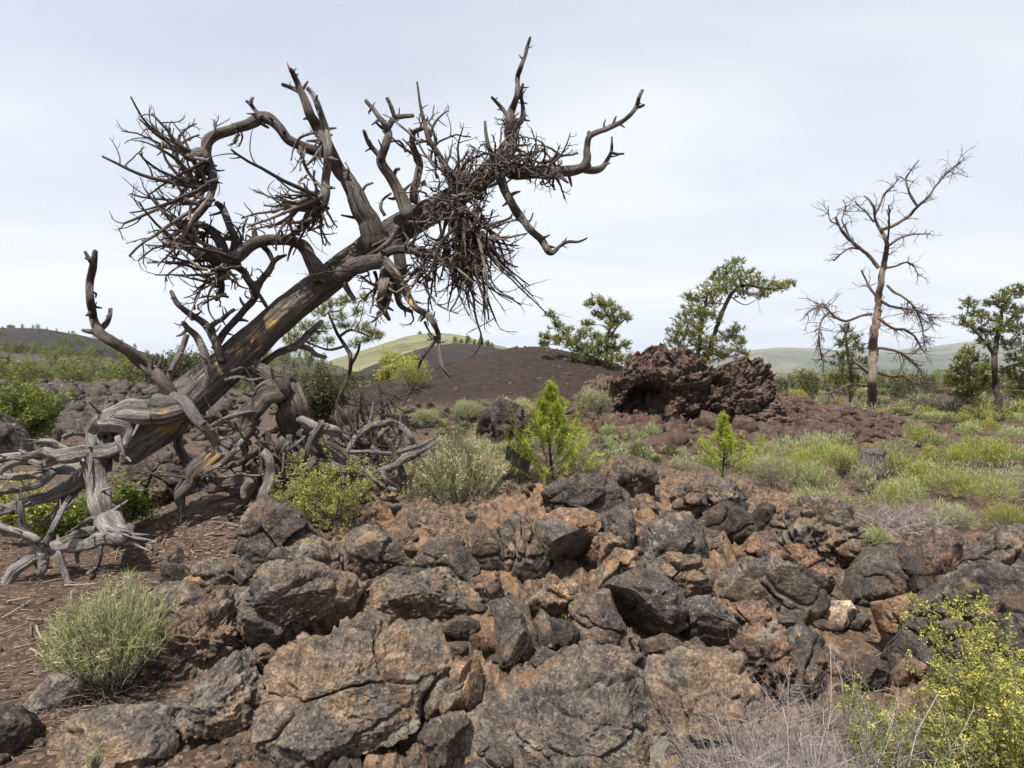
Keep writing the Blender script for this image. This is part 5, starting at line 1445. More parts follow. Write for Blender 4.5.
def sapling(label, base, h, w, tiers=9, seed=1, nl=.055, nw=.0035, m=34):
    base = np.asarray(base, float); root = empty('pine_sapling', base); tag(root, label, 'pine sapling', 'young pine saplings')
    z = np.linspace(0, h, 12); sp = base + np.stack([.012 * np.sin(z * 9 + seed), .012 * np.cos(z * 7), z], 1)
    g = Geo(); limb_geo(g, sp, np.linspace(.013, .004, 12), 10, seed=seed); g.build('trunk', M['pine_bark'], root)
    S = []; D = []; L = []
    for k in range(tiers):
        f = k / (tiers - 1); zz = h * (.04 + .88 * f); nb = 6 if f < .8 else 4
        env = w / 2 * (.55 + .5 * math.sin(min(1, f * 1.5 + .3) * math.pi)) * (1 - .72 * f ** 1.5)
        for j in range(nb):
            a = j / nb * 6.283 + k * 1.1 + rng.normal() * .3
            S.append(base + [0, 0, zz]); D.append([math.cos(a), math.sin(a), .45 + .6 * f]); L.append(env * rng.uniform(.7, 1.35))
    S.append(base + [0, 0, h * .9]); D.append([0, 0, 1]); L.append(h * .14)
    pts = crooked(S, D, np.array(L), 6, .10, .12)
    g = Geo(); tubes(g, pts, np.full((len(pts), 1), .004) * np.linspace(1, .6, 6)[None], 5); g.build('twig_sprays', M['stem'], root)
    par = np.repeat(np.arange(len(pts) - 1), 2)
    c, d, t = along(pts[:-1], 2, .35, .85)
    sub = crooked(c, unit(d + rng.normal(size=d.shape) * .5 + [0, 0, .35]), np.array(L)[par] * .45, 4, .1, .15)
    g = Geo()
    brush_needles(g, pts, m, nl, nw, .3, .62, (.35, 1)); brush_needles(g, sub, int(m * .55), nl * .9, nw, .15, .62, (.35, 1))
    g.build('needles', M['young_needle'], root)
    return root


def pine(name, label, Y, trunks, clumps, tufts=26, needles=13, nl=.10, nw=.021, tuft_r=.10, group=None, bark='pine_bark', mat='needle', cat='pine tree', depth=.8, dead=0, droop=0.0, seed=3, sides=12, light=(.25, 1.0)):
    """trunks: list of px polylines with widths; clumps: (px, py, radius px, dy)"""
    b = trunks[0][0]
    root = empty(name, P(b[0], b[1], Y)); tag(root, label, cat, group)
    tp = []
    for i, t in enumerate(trunks):
        g = Geo(); c, r = px_limb(g, t, Y, lean=0, scale=.72, knots=.03, wob=.08, seed=seed + i, sides=sides, step=.05, gold=None, silver=.0)
        g.build('trunk', M[bark], root); tp.append(c)
    tp = np.concatenate(tp)
    gl = Geo(); gn = Geo()
    for (cx, cy, rp, dy) in clumps:
        R_ = rp / F * Y
        c = P(cx, cy, Y + dy * depth)
        below = tp[tp[:, 2] < c[2] + .02] if (tp[:, 2] < c[2] + .02).any() else tp
        k = np.argmin(np.linalg.norm((below - c) * np.array([1, .5, 1]), axis=1)); s = below[k]
        mid_ = (s + c) / 2 + rng.normal(size=3) * .12 * np.linalg.norm(c - s) + [0, 0, -.08 * np.linalg.norm(c - s)]
        lp = smooth_path(np.stack([s, mid_, c]), 9)[0]
        tubes(gl, lp[None], np.linspace(.018, .007, 9)[None] * (Y / 15), 6)
        m = int(tufts * 1.25 * (rp / 12) ** 1.6) + 6; rp = rp * 1.08
        o = rand_dirs(m) * R_ * rng.random((m, 1)) ** .45 * np.array([1, 1, .72]) + c
        tw = np.stack([c + (o - c) * .15 + (lp[6] - c) * .3, (o + c) / 2 + rng.normal(size=(m, 3)) * .02, o], 1)
        tubes(gl, tw, np.full((m, 1), .004 * Y / 15) * np.linspace(1, .6, 3)[None], 3)
        ax = unit((o - c) + np.array([0, 0, .8 * R_]) + rng.normal(size=(m, 3)) * .25 * R_ - np.array([0, 0, droop * R_]))
        q = np.repeat(o, needles, 0) + np.repeat(ax, needles, 0) * rng.uniform(-.6, .8, (m * needles, 1)) * tuft_r * Y / 15 * .7
        dd = unit(np.repeat(ax, needles, 0) * .75 + rand_dirs(m * needles))
        tn = np.clip(np.repeat(rng.uniform(light[0], light[1], m), needles) * rng.uniform(.6, 1.15, m * needles), 0, 1)
        blades(gn, q, dd, nl * Y / 15 * rng.uniform(.7, 1.2, len(q)), nw * Y / 15, .1, 1, tint=tn)
    if dead:
        c, d, t = along(tp[None], dead, .05, .9)
        twig_tree(gl, c, unit(rng.normal(size=(dead, 3)) + [0, 0, -.2]), rng.uniform(.3, .8, dead) * Y / 15, .006 * Y / 15, 1, (4,), .2, .6, K=6, sides=4)
    gl.build('twig_sprays', M['stem'], root)
    gn.build('needles', M[mat], root)
    return root


# ---- live pines
pine('pine_tree', 'windswept green pine with two trunks growing on top of the lava outcrop', 15.2,
     [[(697, 366, 7), (699, 345, 6), (702, 322, 5), (706, 302, 4), (708, 290, 2)], [(703, 366, 8), (712, 342, 7), (720, 318, 6), (728, 300, 6), (737, 288, 5), (748, 285, 4), (766, 289, 3), (786, 288, 2)]],
     [(735, 262, 8, 0), (726, 272, 12, .4), (742, 275, 12, -.3), (716, 280, 12, .3), (709, 292, 12, -.4), (754, 282, 13, .2), (768, 286, 11, 0), (780, 288, 9, -.2), (789, 284, 6, 0), (730, 286, 12, -.3), (744, 292, 11, .4), (698, 301, 11, .2), (690, 312, 11, -.4), (700, 318, 10, .5), (683, 322, 11, .2), (676, 332, 11, -.2), (689, 334, 13, -.5), (672, 342, 9, .3), (683, 348, 13, .4), (697, 344, 11, -.6), (714, 302, 9, .6), (716, 352, 12, -.4), (728, 338, 11, .5), (738, 343, 9, -.1), (735, 330, 9, .2), (742, 352, 8, 0), (726, 355, 12, .6), (706, 356, 12, -.5), (690, 358, 11, 0), (719, 318, 8, -.3), (688, 296, 6, .2), (761, 296, 6, 0), (700, 330, 10, -.8), (710, 342, 10, -.8), (706, 312, 9, -.7), (722, 290, 9, .2)], dead=10, tufts=22)
pine('pine_tree', 'thin spreading pine behind the saddle where mound meets outcrop', 22,
     [[(606, 364, 5), (607, 350, 5), (608, 336, 4), (611, 324, 4), (606, 312, 3), (600, 302, 2)], [(609, 338, 3), (618, 326, 3), (626, 318, 2)], [(600, 364, 5), (584, 352, 4), (570, 340, 3), (558, 326, 2), (552, 316, 2)]],
     [(597, 301, 8, 0), (607, 305, 8, .3), (589, 305, 5, 0), (615, 312, 8, -.3), (626, 317, 7, .2), (617, 321, 6, 0), (597, 314, 5, .3), (588, 324, 6, .2), (584, 334, 8, -.2), (552, 316, 6, 0), (557, 326, 8, .3), (548, 338, 8, -.2), (560, 340, 9, .2), (570, 344, 9, -.3), (543, 344, 5, 0), (580, 350, 10, .2), (592, 348, 9, -.4), (602, 352, 9, .5), (615, 348, 8, .2), (626, 346, 6, -.2), (611, 337, 6, 0), (590, 360, 10, 0), (605, 364, 9, .3), (620, 360, 8, -.3), (632, 360, 6, 0), (575, 358, 8, 0), (604, 316, 8, .2), (612, 326, 8, -.2), (603, 342, 9, -.4), (596, 338, 7, .3), (566, 332, 7, 0), (576, 340, 8, .2), (612, 358, 9, -.6)], tufts=30, seed=12, light=(.35, 1.0))
pine('pine_tree', 'dark pine with a bare trunk at the meadow edge beside the round juniper', 19,
     [[(1001, 424, 12), (999, 405, 10), (996, 385, 9), (994, 365, 8), (996, 345, 7), (1000, 325, 6), (1003, 308, 4), (1012, 294, 3)], [(996, 358, 5), (985, 342, 4), (974, 330, 3), (965, 322, 2)], [(1000, 330, 5), (1012, 318, 4), (1026, 308, 3)], [(997, 372, 4), (1010, 366, 4), (1028, 362, 3)]],
     [(969, 304, 9, 0), (977, 314, 8, .3), (964, 322, 9, -.2), (976, 328, 10, .2), (988, 318, 9, -.2), (994, 304, 10, .3), (1003, 298, 10, -.2), (1013, 292, 9, .2), (1023, 292, 9, 0), (1013, 308, 11, -.3), (1024, 312, 11, .3), (990, 332, 11, .2), (1004, 326, 11, -.4), (1018, 328, 11, .4), (1030, 330, 11, 0), (1010, 342, 11, .3), (1022, 346, 12, -.2), (1034, 350, 12, .2), (985, 344, 9, 0), (1016, 360, 10, .3), (1028, 366, 11, -.3), (1010, 372, 9, .2), (1022, 380, 10, .3), (1032, 386, 11, 0), (1018, 394, 8, .2), (984, 368, 6, 0)], tufts=22, seed=21, light=(.1, .85))
pine('juniper', 'dense rounded juniper next to the dark meadow-edge pine', 20.5,
     [[(968, 404, 5), (968, 392, 4), (969, 380, 3), (968, 368, 2)]],
     [(969, 352, 9, 0), (962, 360, 9, .3), (976, 360, 10, -.3), (956, 370, 9, -.2), (968, 370, 12, -.5), (981, 372, 10, .2), (954, 382, 9, .2), (966, 384, 12, -.4), (980, 386, 10, .3), (958, 394, 9, 0), (972, 396, 11, -.3), (950, 378, 6, .4), (986, 380, 6, 0)], tufts=30, seed=31, nl=.075, cat='juniper', light=(.2, .95))
pine('pine_tree', 'thin crooked pine with sparse needles seen under the leaning trunk', 7.5,
     [[(344, 442, 7), (340, 424, 7), (337, 405, 7), (343, 388, 7), (349, 374, 7), (351, 358, 7), (345, 346, 6), (338, 335, 5), (333, 324, 4), (328, 312, 3)], [(339, 337, 5), (350, 330, 4), (362, 333, 3), (372, 338, 2)], [(344, 346, 5), (330, 350, 4), (316, 346, 3), (304, 340, 3)], [(351, 366, 4), (358, 352, 4), (360, 342, 3)]],
     [(330, 305, 9, 0), (318, 312, 9, .2), (338, 316, 8, -.2), (305, 328, 11, .1), (294, 336, 11, -.1), (312, 338, 10, .2), (322, 328, 8, 0), (350, 300, 8, .2), (365, 298, 7, 0), (345, 326, 8, .2), (362, 328, 9, -.1), (374, 333, 8, .1), (380, 337, 5, 0), (355, 344, 7, 0), (340, 302, 7, 0), (300, 346, 8, 0), (288, 342, 7, .1), (358, 312, 7, .3), (328, 342, 7, 0), (368, 340, 6, 0)], tufts=26, needles=13, nl=.12, nw=.014, seed=41, depth=.5, light=(.3, 1.0))
pine('pine_tree', 'shrubby dark pine at the foot of the tall snag', 27,
     [[(850, 402, 4), (852, 380, 4), (848, 360, 3), (846, 345, 2)]],
     [(846, 330, 7, 0), (853, 338, 8, .2), (842, 342, 8, -.2), (860, 348, 8, .2), (848, 354, 10, -.3), (838, 360, 8, .3), (858, 362, 8, 0), (846, 370, 10, -.2), (836, 378, 8, 0), (856, 380, 8, .3), (842, 388, 9, 0), (852, 394, 9, .2)], tufts=20, seed=51, light=(.2, .9))
# ---- saplings
sp1 = on_ground(552, 478)
sapling('bright yellow-green pine sapling standing on the crest before the cinder mound', P(551, 491, 5.45), .95, 1.02, 10, 1, .054, .0058, 100)
sapling('smaller bushy pine sapling in front of the cave outcrop', P(724, 480, 6.9), .74, .84, 8, 4, .050, .0056, 74)

# ---- shrubs that stand out
b_ = on_ground(112, 694)
rabbitbrush('rabbitbrush', 'pale green tufted bush with a bare twiggy base on the soil below the grey roots', P(112, 690, gp(112, 694) + .02), .57, .60, 190, 34, .044, .0032, 'sage', .12, dry=.6, low=.48)
leafy('bitterbrush', 'small-leaved bright green bush in front of the snapped root stem', P(322, 522, 4.55), .46, .76, 34, .012, 7, 'sage_yellow', .03)
rabbitbrush('rabbitbrush', 'tall grey-green bush with tan seed heads on the crest between branch heap and sapling', P(462, 514, 5.2), .74, .86, 300, 34, .050, .0040, 'sage', .85, dry=.9, low=.38)
rabbitbrush('rabbitbrush', 'small tan-tipped tuft squeezed against the branch heap', P(413, 515, 5.1), .36, .28, 60, 16, .04, .003, 'sage', .6, dry=.3)
dead_brush('dead_shrub', 'dead grey twiggy brush spilling over the rocks below the tan-headed bush', P(448, 535, 4.75), .34, .72, 90, .0020, mat='stem')
rabbitbrush('rabbitbrush', 'little green and tan tuft at the foot of the bright sapling', P(592, 486, 5.7), .38, .34, 70, 16, .04, .0032, 'sage', .7, dry=.2)
rabbitbrush('grass_tuft', 'pale grass tuft growing behind the white-veined boulder', P(646, 524, 5.1), .22, .34, 90, 10, .06, .0026, 'sage', 0, dry=.6, cat='grass tuft', low=.1)
leafy('bitterbrush', 'yellow-flowering shrub filling the bottom corner before the massive dark boulder', P(1025, 812, 2.15), .66, .66, 56, .0088, 9, 'sage_yellow', .22, kids=(7, 6), r=.0028)
leafy('bitterbrush', 'low green shrub mixed into the dead grey twigs', P(930, 812, 2.15), .36, .60, 40, .0085, 7, 'green_leaf', .2, kids=(6, 5), r=.0024)
dead_brush('dead_shrub', 'tangle of dead pale grey twigs along the bottom edge', P(795, 806, 2.2), .46, .95, 210, .0022, kids=(7, 5), L=.95)
dead_brush('dead_shrub', 'wispy dead twigs leaning over the enormous cracked slab', P(700, 800, 2.25), .34, .55, 50, .0016, kids=(4, 3), L=.8)
dead_brush('dead_shrub', 'tall bare white twigs rising between the yellow-flowering shrub and the dead tangle', P(900, 805, 2.1), .62, .44, 22, .0034, kids=(4, 3), L=.8, wob=.12)
leafy('seedling', 'tiny green sprig in a crack beside the smooth dark slab', P(568, 624, 3.2), .05, .08, 7, .014, 3, cat='seedling', r=.0015, levels=1, kids=(3,))
rabbitbrush('grass_tuft', 'tiny green tuft on the huge tan-brown slab', P(399, 734, 2.55), .04, .07, 30, 6, .02, .0018, 'sage', 0, dry=0, cat='grass tuft', low=.1)
rabbitbrush('grass_tuft', 'small grass tuft at the bottom edge on the orange-lichened slab', P(94, 768, 2.3), .07, .06, 26, 6, .03, .0018, 'sage', 0, dry=.3, cat='grass tuft', low=.1)
leafy('gooseberry', 'broad-leaved green shrub under the arching grey roots', P(62, 545, 5.25), .52, .62, 20, .030, 5, 'green_leaf', .06)
leafy('gooseberry', 'green shrub with a few red leaves beside the upright grey root', P(126, 520, 5.3), .38, .30, 12, .028, 5, 'green_leaf', 0)
leafy('gooseberry', 'bright green shrub by the picture edge beneath the root tips', P(2, 545, 5.4), .55, .5, 16, .028, 5, 'sage_yellow', .1)
leafy('willow_thicket', 'leafy bright green thicket before the jagged lava field', P(16, 444, 10.2), 1.15, .8, 50, .032, 11, 'green_leaf', 0, r=.009, kids=(7, 5))
# ---- shrubs of the middle ground
mids = [
 ('rabbitbrush', 'round pale shrub at the toe of the cinder mound nearest the branch heap', 425, 428, .55, .95, 'sage_grey'),
 ('rabbitbrush', 'wide grey-green shrub centred at the toe of the cinder mound', 466, 422, .6, 1.3, 'sage_grey'),
 ('rabbitbrush', 'pale yellowish shrub at the toe of the mound straight above the loose boulder', 512, 424, .55, 1.2, 'sage'),
 ('rabbitbrush', 'silvery shrub between the bright sapling and the mound', 545, 416, .5, .9, 'sage_grey'),
 ('rabbitbrush', 'pale shrub at the mound toe right behind the bright sapling', 598, 416, .62, 1.25, 'sage_grey'),
 ('rabbitbrush', 'dark green low shrub before the cave mouth', 642, 444, .38, .85, 'sage'),
 ('rabbitbrush', 'little green shrub halfway between cave and bright sapling', 612, 440, .30, .6, 'sage'),
 ('rabbitbrush', 'yellow-green dome of shrub at the far end of the lava outcrop', 800, 402, .8, 1.8, 'sage_yellow'),
 ('rabbitbrush', 'pale tuft hugging the smaller sapling on the meadow side', 770, 486, .40, .62, 'sage_grey'),
 ('rabbitbrush', 'pale green mound of leaves left of the old stump', 806, 484, .46, .95, 'sage'),
 ('rabbitbrush', 'yellow-green shrub touching the old stump', 842, 478, .44, .75, 'sage_yellow'),
 ('rabbitbrush', 'bright green tufted shrub above the craggy bank', 822, 505, .34, .72, 'sage'),
 ('rabbitbrush', 'tan-tipped shrub in front of the old stump', 868, 492, .36, .5, 'sage_grey'),
 ('rabbitbrush', 'olive shrub immediately right of the old stump', 897, 478, .42, .7, 'sage_yellow'),
 ('rabbitbrush', 'pale green shrub behind the dead grey brush of the meadow', 905, 500, .36, .62, 'sage'),
 ('rabbitbrush', 'small bright tuft at the lip of the crevice', 876, 545, .16, .3, 'sage'),
 ('rabbitbrush', 'low green shrub on the bank above the massive dark boulder', 952, 526, .26, .55, 'sage'),
 ('rabbitbrush', 'yellow-green shrub on the bank at the picture edge', 1008, 528, .26, .6, 'sage_yellow'),
 ('rabbitbrush', 'yellow-green bush on the far flank of the mound above the branch heap', 412, 392, 1.2, 1.5, 'sage_yellow'),
]
for nm, lab, px, py, h_, w_, mt in mids:
    p = GP(px, py); Yd = p[1]; p[2] = zfull(p[[0]], p[[1]])[0] - .01
    k_ = np.clip(Yd / 7, .8, 3.0)
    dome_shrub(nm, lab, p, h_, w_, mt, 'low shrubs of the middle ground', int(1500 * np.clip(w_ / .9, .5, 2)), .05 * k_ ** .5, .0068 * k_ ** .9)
dead_brush('dead_shrub', 'fan of dead silver-grey brush in front of the pale meadow shrubs', GP(905, 528), .42, 1.0, 120, .0030, kids=(5, 3))
dead_brush('dead_shrub', 'dry pinkish-grey bush at the picture edge in the meadow', GP(1015, 498), .5, .8, 70, .0035, kids=(5, 3))
dead_brush('dead_shrub', 'mound of rusty dead brush beneath the round juniper', GP(946, 416) , 1.3, 3.2, 150, .012, kids=(5, 3), mat='twig')
leafy('bush', 'dark olive bush on the skyline just behind the jagged lava field', P(178, 392, 44), 2.6, 4.6, 60, .13, 7, 'olive', 0, r=.03)
leafy('bush', 'bright green bush behind the crooked pine under the trunk', P(308, 420, 17), 1.3, 2.0, 50, .055, 8, 'olive', 0, r=.012)
leafy('bush', 'yellow-green bush on the far side of the branch heap', P(402, 384, 30), 1.6, 2.0, 40, .10, 6, 'sage_yellow', 0, r=.016)

# ---- the meadow's ground cover and the scrub beyond, too many to count
def cover(name, label, n, sampler, mats, hrange, wk, seed=0, blades_per=26, dome=False):
    gs = {k: Geo() for k in mats}
    pts = sampler(n)
    for p in pts:
        mt = mats[rng.integers(len(mats))]
        Yd = max(3, p[1]); h_ = rng.uniform(*hrange); w_ = h_ * rng.uniform(1.2, 2.2); k = blades_per
        nb = k * 5
        if dome:
            dome_blades(gs[mt], p, h_, w_, nb, wk[0] * Yd ** .55, wk[1] * Yd); continue
        a = rng.uniform(0, 6.283, nb); r_ = np.sqrt(rng.random(nb))
        dome_ = np.sqrt(np.clip(1 - r_ ** 2, 0, 1))
        base = p + np.stack([np.cos(a) * r_ * w_ / 2, np.sin(a) * r_ * w_ / 2, h_ * dome_ * rng.uniform(.25, 1.0, nb) ** .6], 1)
        d = np.stack([np.cos(a) * r_ * .8, np.sin(a) * r_ * .8, .55 + 0 * a], 1) + rng.normal(size=(nb, 3)) * .35
        blades(gs[mt], base, d, wk[0] * Yd ** .55 * rng.uniform(.6, 1.3, nb), wk[1] * Yd, .2, 1, tint=np.clip(rng.normal(.3 + .3 * rng.random(), .2, nb) + .3 * (base[:, 2] - p[2]) / h_ - .1, 0, 1))
    out = []
    for mt, g_ in gs.items():
        if g_.n:
            o = g_.build(name, M[mt]); tag(o, label, 'ground cover', kind='stuff'); out.append(o)
    return out


def meadow(n):
    px = rng.uniform(730, 1100, n * 3); py = 405 + 135 * rng.random(n * 3) ** 1.15
    c = np.array([GP(a, b) for a, b in zip(px, py)])
    cl = fbm(np.stack([c[:, 0] * 1.1, c[:, 1] * .7, 0 * px], 1), 3, 66)
    cd, rd, rk, lv = masks(c[:, 0], c[:, 1])
    lim = np.interp(px, [730, 790, 860, 900, 1100], [470, 452, 420, 408, 404])
    bank = np.interp(px, [730, 800, 870, 930, 1100], [478, 500, 515, 520, 530])
    k = (cl > .06) & (rd < .4) & (py > lim) & (py < bank)
    c = c[k][:n]; c[:, 2] = zfull(c[:, 0], c[:, 1]); return c


cover('meadow_shrubs', 'pale and yellow low shrubs covering the meadow beside the snag', 150, meadow, ['sage', 'sage_yellow', 'sage_grey', 'sage_yellow'], (.22, .50), (.013, .00105), blades_per=170, dome=True)
def flat_far(n):
    px = rng.uniform(-40, 1080, n); y = 18 + 60 * rng.random(n) ** 1.3
    x = (px - 512) / F * y; cd, rd, rk, lv = masks(x, y); k = (cd < .15) & (rd < .3) & (lv < .2) & ((px > 650) | (px < 400))
    return np.stack([x, y, zfull(x, y)], 1)[k]
cover('far_scrub', 'low grey-green scrub dotted over the plain', 620, flat_far, ['sage_grey', 'sage', 'sage_yellow', 'olive'], (.25, .7), (.02, .0012), blades_per=30, dome=True)
def near_weeds(n):
    px = rng.uniform(380, 760, n); py = rng.uniform(405, 470, n)
    c = np.array([GP(a, b) for a, b in zip(px, py)]); cd, rd, rk, lv = masks(c[:, 0], c[:, 1]); k = (cd < .3) & (rd < .5) & (fbm(c * .9, 2, 8) > -.15)
    c = c[k]; c[:, 2] = zfull(c[:, 0], c[:, 1]); return c
cover('dry_weeds', 'dry grey-green weeds on the flat before the cinder mound', 640, near_weeds, ['sage_grey', 'sage', 'stem', 'olive'], (.06, .22), (.013, .0010), blades_per=34, dome=True)

def conifer_mass(name, label, pts, hs, mat, leafk):
    g_ = Geo(); gt = Geo()
    for p, h_ in zip(pts, hs):
        nb = 300; wd_ = rng.uniform(.2, .55)
        t = rng.random(nb); a = rng.uniform(0, 6.283, nb); r_ = h_ * wd_ * np.sqrt(rng.random(nb)) * (1 - .75 * t) * (1 + .4 * np.sin(3 * a + p[0]))
        c = p + np.stack([np.cos(a) * r_, np.sin(a) * r_, h_ * (.06 + .95 * t)], 1) + rng.normal(size=(9, 3))[rng.integers(0, 9, nb)] * h_ * .09
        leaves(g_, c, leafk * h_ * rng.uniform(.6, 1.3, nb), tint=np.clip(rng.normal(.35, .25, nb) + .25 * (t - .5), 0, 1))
    o = g_.build(name, M[mat]); tag(o, label, 'woodland', kind='stuff')


def wood(n, px0, px1, y0, y1, zf=None):
    px = rng.uniform(px0, px1, n); y = y0 + (y1 - y0) * rng.random(n) ** 1.2; x = (px - 512) / F * y
    return np.stack([x, y, (zbase(x, y) if zf is None else zf(px, y)) - .1], 1)
p_ = np.concatenate([wood(330, -160, 270, 55, 150)]); conifer_mass('woodland', 'dark pines and bushes scattered behind the jagged lava field', p_, rng.uniform(1.2, 3.0, len(p_)), 'needle', .045)
p_ = np.concatenate([wood(240, -160, 300, 46, 140)]); conifer_mass('woodland', 'grey-green bushes mixed among the dark pines behind the lava field', p_, rng.uniform(.7, 1.8, len(p_)), 'olive', .05)
p_ = np.concatenate([wood(150, 250, 420, 36, 100)]); conifer_mass('woodland', 'low green thicket between the leaning trunk and the cinder mound', p_, rng.uniform(.7, 2.2, len(p_)), 'olive', .045)
p_ = np.concatenate([wood(170, 740, 1120, 55, 190)]); conifer_mass('woodland', 'belt of far dark trees across the plain before the mountains', p_, rng.uniform(.8, 2.8, len(p_)), 'needle', .045)
p_ = np.concatenate([wood(200, 750, 1120, 36, 120)]); conifer_mass('woodland', 'belt of lighter green bushes across the plain before the mountains', p_, rng.uniform(.8, 1.9, len(p_)), 'olive', .05)

for labs, Yh, spots in (('few small trees along the crest of the dark hill behind the green one', 228, [(462, 345), (468, 344), (474, 345), (481, 347), (487, 349), (492, 351), (478, 346), (455, 344)]),
                        ('scattered junipers on the smooth green hill', 300, [(372, 354), (395, 347), (404, 342), (415, 349), (428, 344), (440, 341), (384, 356), (420, 338), (350, 360)]),
                        ):
    p_ = np.array([P(a, b + 1.5, Yh) for a, b in spots]); conifer_mass('woodland', labs, p_, rng.uniform(2.2, 4.2, len(p_)) * Yh / 250, 'needle', .10)

# ------------------------------------------------------------------ the tall snag
snag = empty('snag', P(872, 412, 25)); tag(snag, 'tall dead pine snag with bare branches and orange-brown trunk', 'dead tree')
SG = [(a, b, c, d * 1.6) for a, b, c, d in smudges(25, (880, 330, 7), (882, 305, 6), (879, 380, 6), (888, 260, 5), (880, 352, 7))]
SN = []
def S(pts, w=1.0, dy=0, name='branch', **kw):
    g_ = Geo(); c, r = px_limb(g_, pts, 25 + dy, wob=.3, scale=.7, knots=.05, bend=.3, seed=hash_str(str(pts)) % 83, sides=kw.pop('sides', 8), step=.06, **kw)
    o = g_.build(name, M['snag'], snag); SN.append((o, c)); return o, c
S([(871, 414, 17), (872, 398, 14), (872, 380, 13), (873, 355, 13), (875, 330, 12), (878, 305, 10), (881, 280, 9), (884, 262, 8), (887, 248, 7), (885, 238, 6), (880, 230, 5), (875, 218, 4), (874, 208, 4), (869, 200, 3), (864, 196, 2)], name='trunk', gold=SG, sides=20, silver=.15)
S([(880, 230, 6), (890, 227, 5), (900, 222, 5), (910, 215, 5), (918, 206, 4), (928, 197, 4), (936, 186, 3), (944, 176, 3), (952, 169, 2), (959, 162, 1.5)])
S([(918, 207, 4), (912, 198, 4), (908, 189, 3), (906, 179, 3), (911, 170, 2), (919, 160, 1.5)])
S([(879, 268, 6), (869, 256, 6), (857, 246, 5), (847, 237, 5), (840, 228, 4), (836, 218, 4)])
S([(861, 249, 4), (851, 248, 3), (842, 253, 2.5), (834, 261, 2)]); S([(838, 224, 3), (830, 220, 2), (828, 206, 1.5)])
S([(850, 240, 3), (846, 228, 2.5), (842, 220, 2), (846, 208, 1.5), (843, 200, 1.5)])
S([(875, 215, 3), (881, 203, 3), (884, 195, 3), (892, 187, 2.5), (899, 178, 2)]); S([(874, 222, 3), (866, 212, 2.5), (856, 204, 2)])
S([(890, 245, 4), (897, 240, 3.5), (905, 236, 3), (916, 234, 2.5), (930, 234, 2)]); S([(886, 268, 4), (896, 266, 3), (907, 262, 3), (914, 267, 2), (918, 274, 1.5)])
S([(888, 240, 3), (889, 224, 3), (889, 205, 2)])
S([(872, 314, 5), (860, 316, 4), (846, 321, 4), (834, 316, 4), (827, 308, 3), (822, 304, 3), (812, 310, 2), (804, 316, 1.5)]); S([(830, 312, 3), (822, 320, 3), (819, 334, 2.5), (820, 350, 2), (824, 366, 1.5)])
S([(880, 300, 5), (890, 306, 4), (902, 308, 4), (914, 310, 3), (926, 314, 2.5), (936, 318, 2)]); S([(887, 285, 4), (894, 292, 4), (906, 299, 3), (916, 310, 3), (922, 326, 2.5), (924, 340, 2)])
S([(879, 318, 5), (892, 328, 4), (905, 330, 4), (916, 338, 3), (922, 350, 2)]); S([(877, 348, 5), (892, 350, 4), (906, 356, 3.5), (918, 368, 3), (926, 384, 2)])
S([(876, 372, 5), (890, 376, 4), (904, 376, 4), (918, 384, 3), (930, 378, 2)]); S([(871, 376, 5), (860, 366, 4), (850, 356, 4), (846, 340, 3)]); S([(868, 386, 5), (852, 384, 4), (838, 390, 4), (826, 394, 3)])
S([(876, 296, 4), (870, 288, 4), (866, 280, 3), (861, 270, 2)])
for o, c in SN:
    n_ = max(5, int(len(c) * (.62 if c[-1][2] < 4.6 else .30))) if o.name.startswith('branch') else 30
    k = rng.integers(int(len(c) * (.25 if n_ != 30 else .3)), len(c), n_)
    g_ = Geo(); tn = unit(c[np.minimum(k + 1, len(c) - 1)] - c[np.maximum(k - 1, 0)])
    twig_tree(g_, c[k], unit(tn + rng.normal(size=(n_, 3)) * np.array([.8, .8, .8]) + [0, 0, -.35 if c[-1][2] < 4.6 else .05]), rng.uniform(.3, .95, n_), .018, 1 if n_ == 30 else 2, (3, 2), .2, .6, K=6, sides=4)
    t_ = g_.build('twig_sprays', M['twig'], snag); t_.parent = o; t_.location = Vector(t_.location) - Vector(o.location)

p_ = H2(rng.uniform(-200, 330, 700), rng.uniform(.08, .98, 700)); p_[:, 2] -= .2
conifer_mass('woodland', 'mottled dark trees and bushes on the low scrub hill', p_[:420], rng.uniform(1.6, 4.2, 420), 'needle', .055)
conifer_mass('woodland', 'mottled olive bushes on the low scrub hill', p_[420:], rng.uniform(1.4, 3.4, 280), 'olive', .06)
p_ = H1(rng.uniform(-200, 200, 150), rng.uniform(.3, .9, 150)); p_[:, 2] -= .3
conifer_mass('woodland', 'sparse dark trees dotted over the cinder hill behind the lava field', p_, rng.uniform(2.0, 4.5, 150), 'needle', .07)
lt = empty('round_tree', P(11, 331, 418)); tag(lt, 'lone round tree on the crest of the dark cinder hill', 'tree')
g = Geo(); q_ = P(11, 331, 418); limb_geo(g, np.array([q_ + [0, 0, z_] for z_ in (-.5, 1, 2.2)]), [.4, .3, .2], 8, step=.3); g.build('trunk', M['pine_bark'], lt)
g = Geo(); c_ = q_ + [0, 0, 2.9] + rand_dirs(400) * rng.random((400, 1)) ** .4 * [2.4, 2.4, 1.6]; leaves(g, c_, .5); g.build('crown', M['needle'], lt)

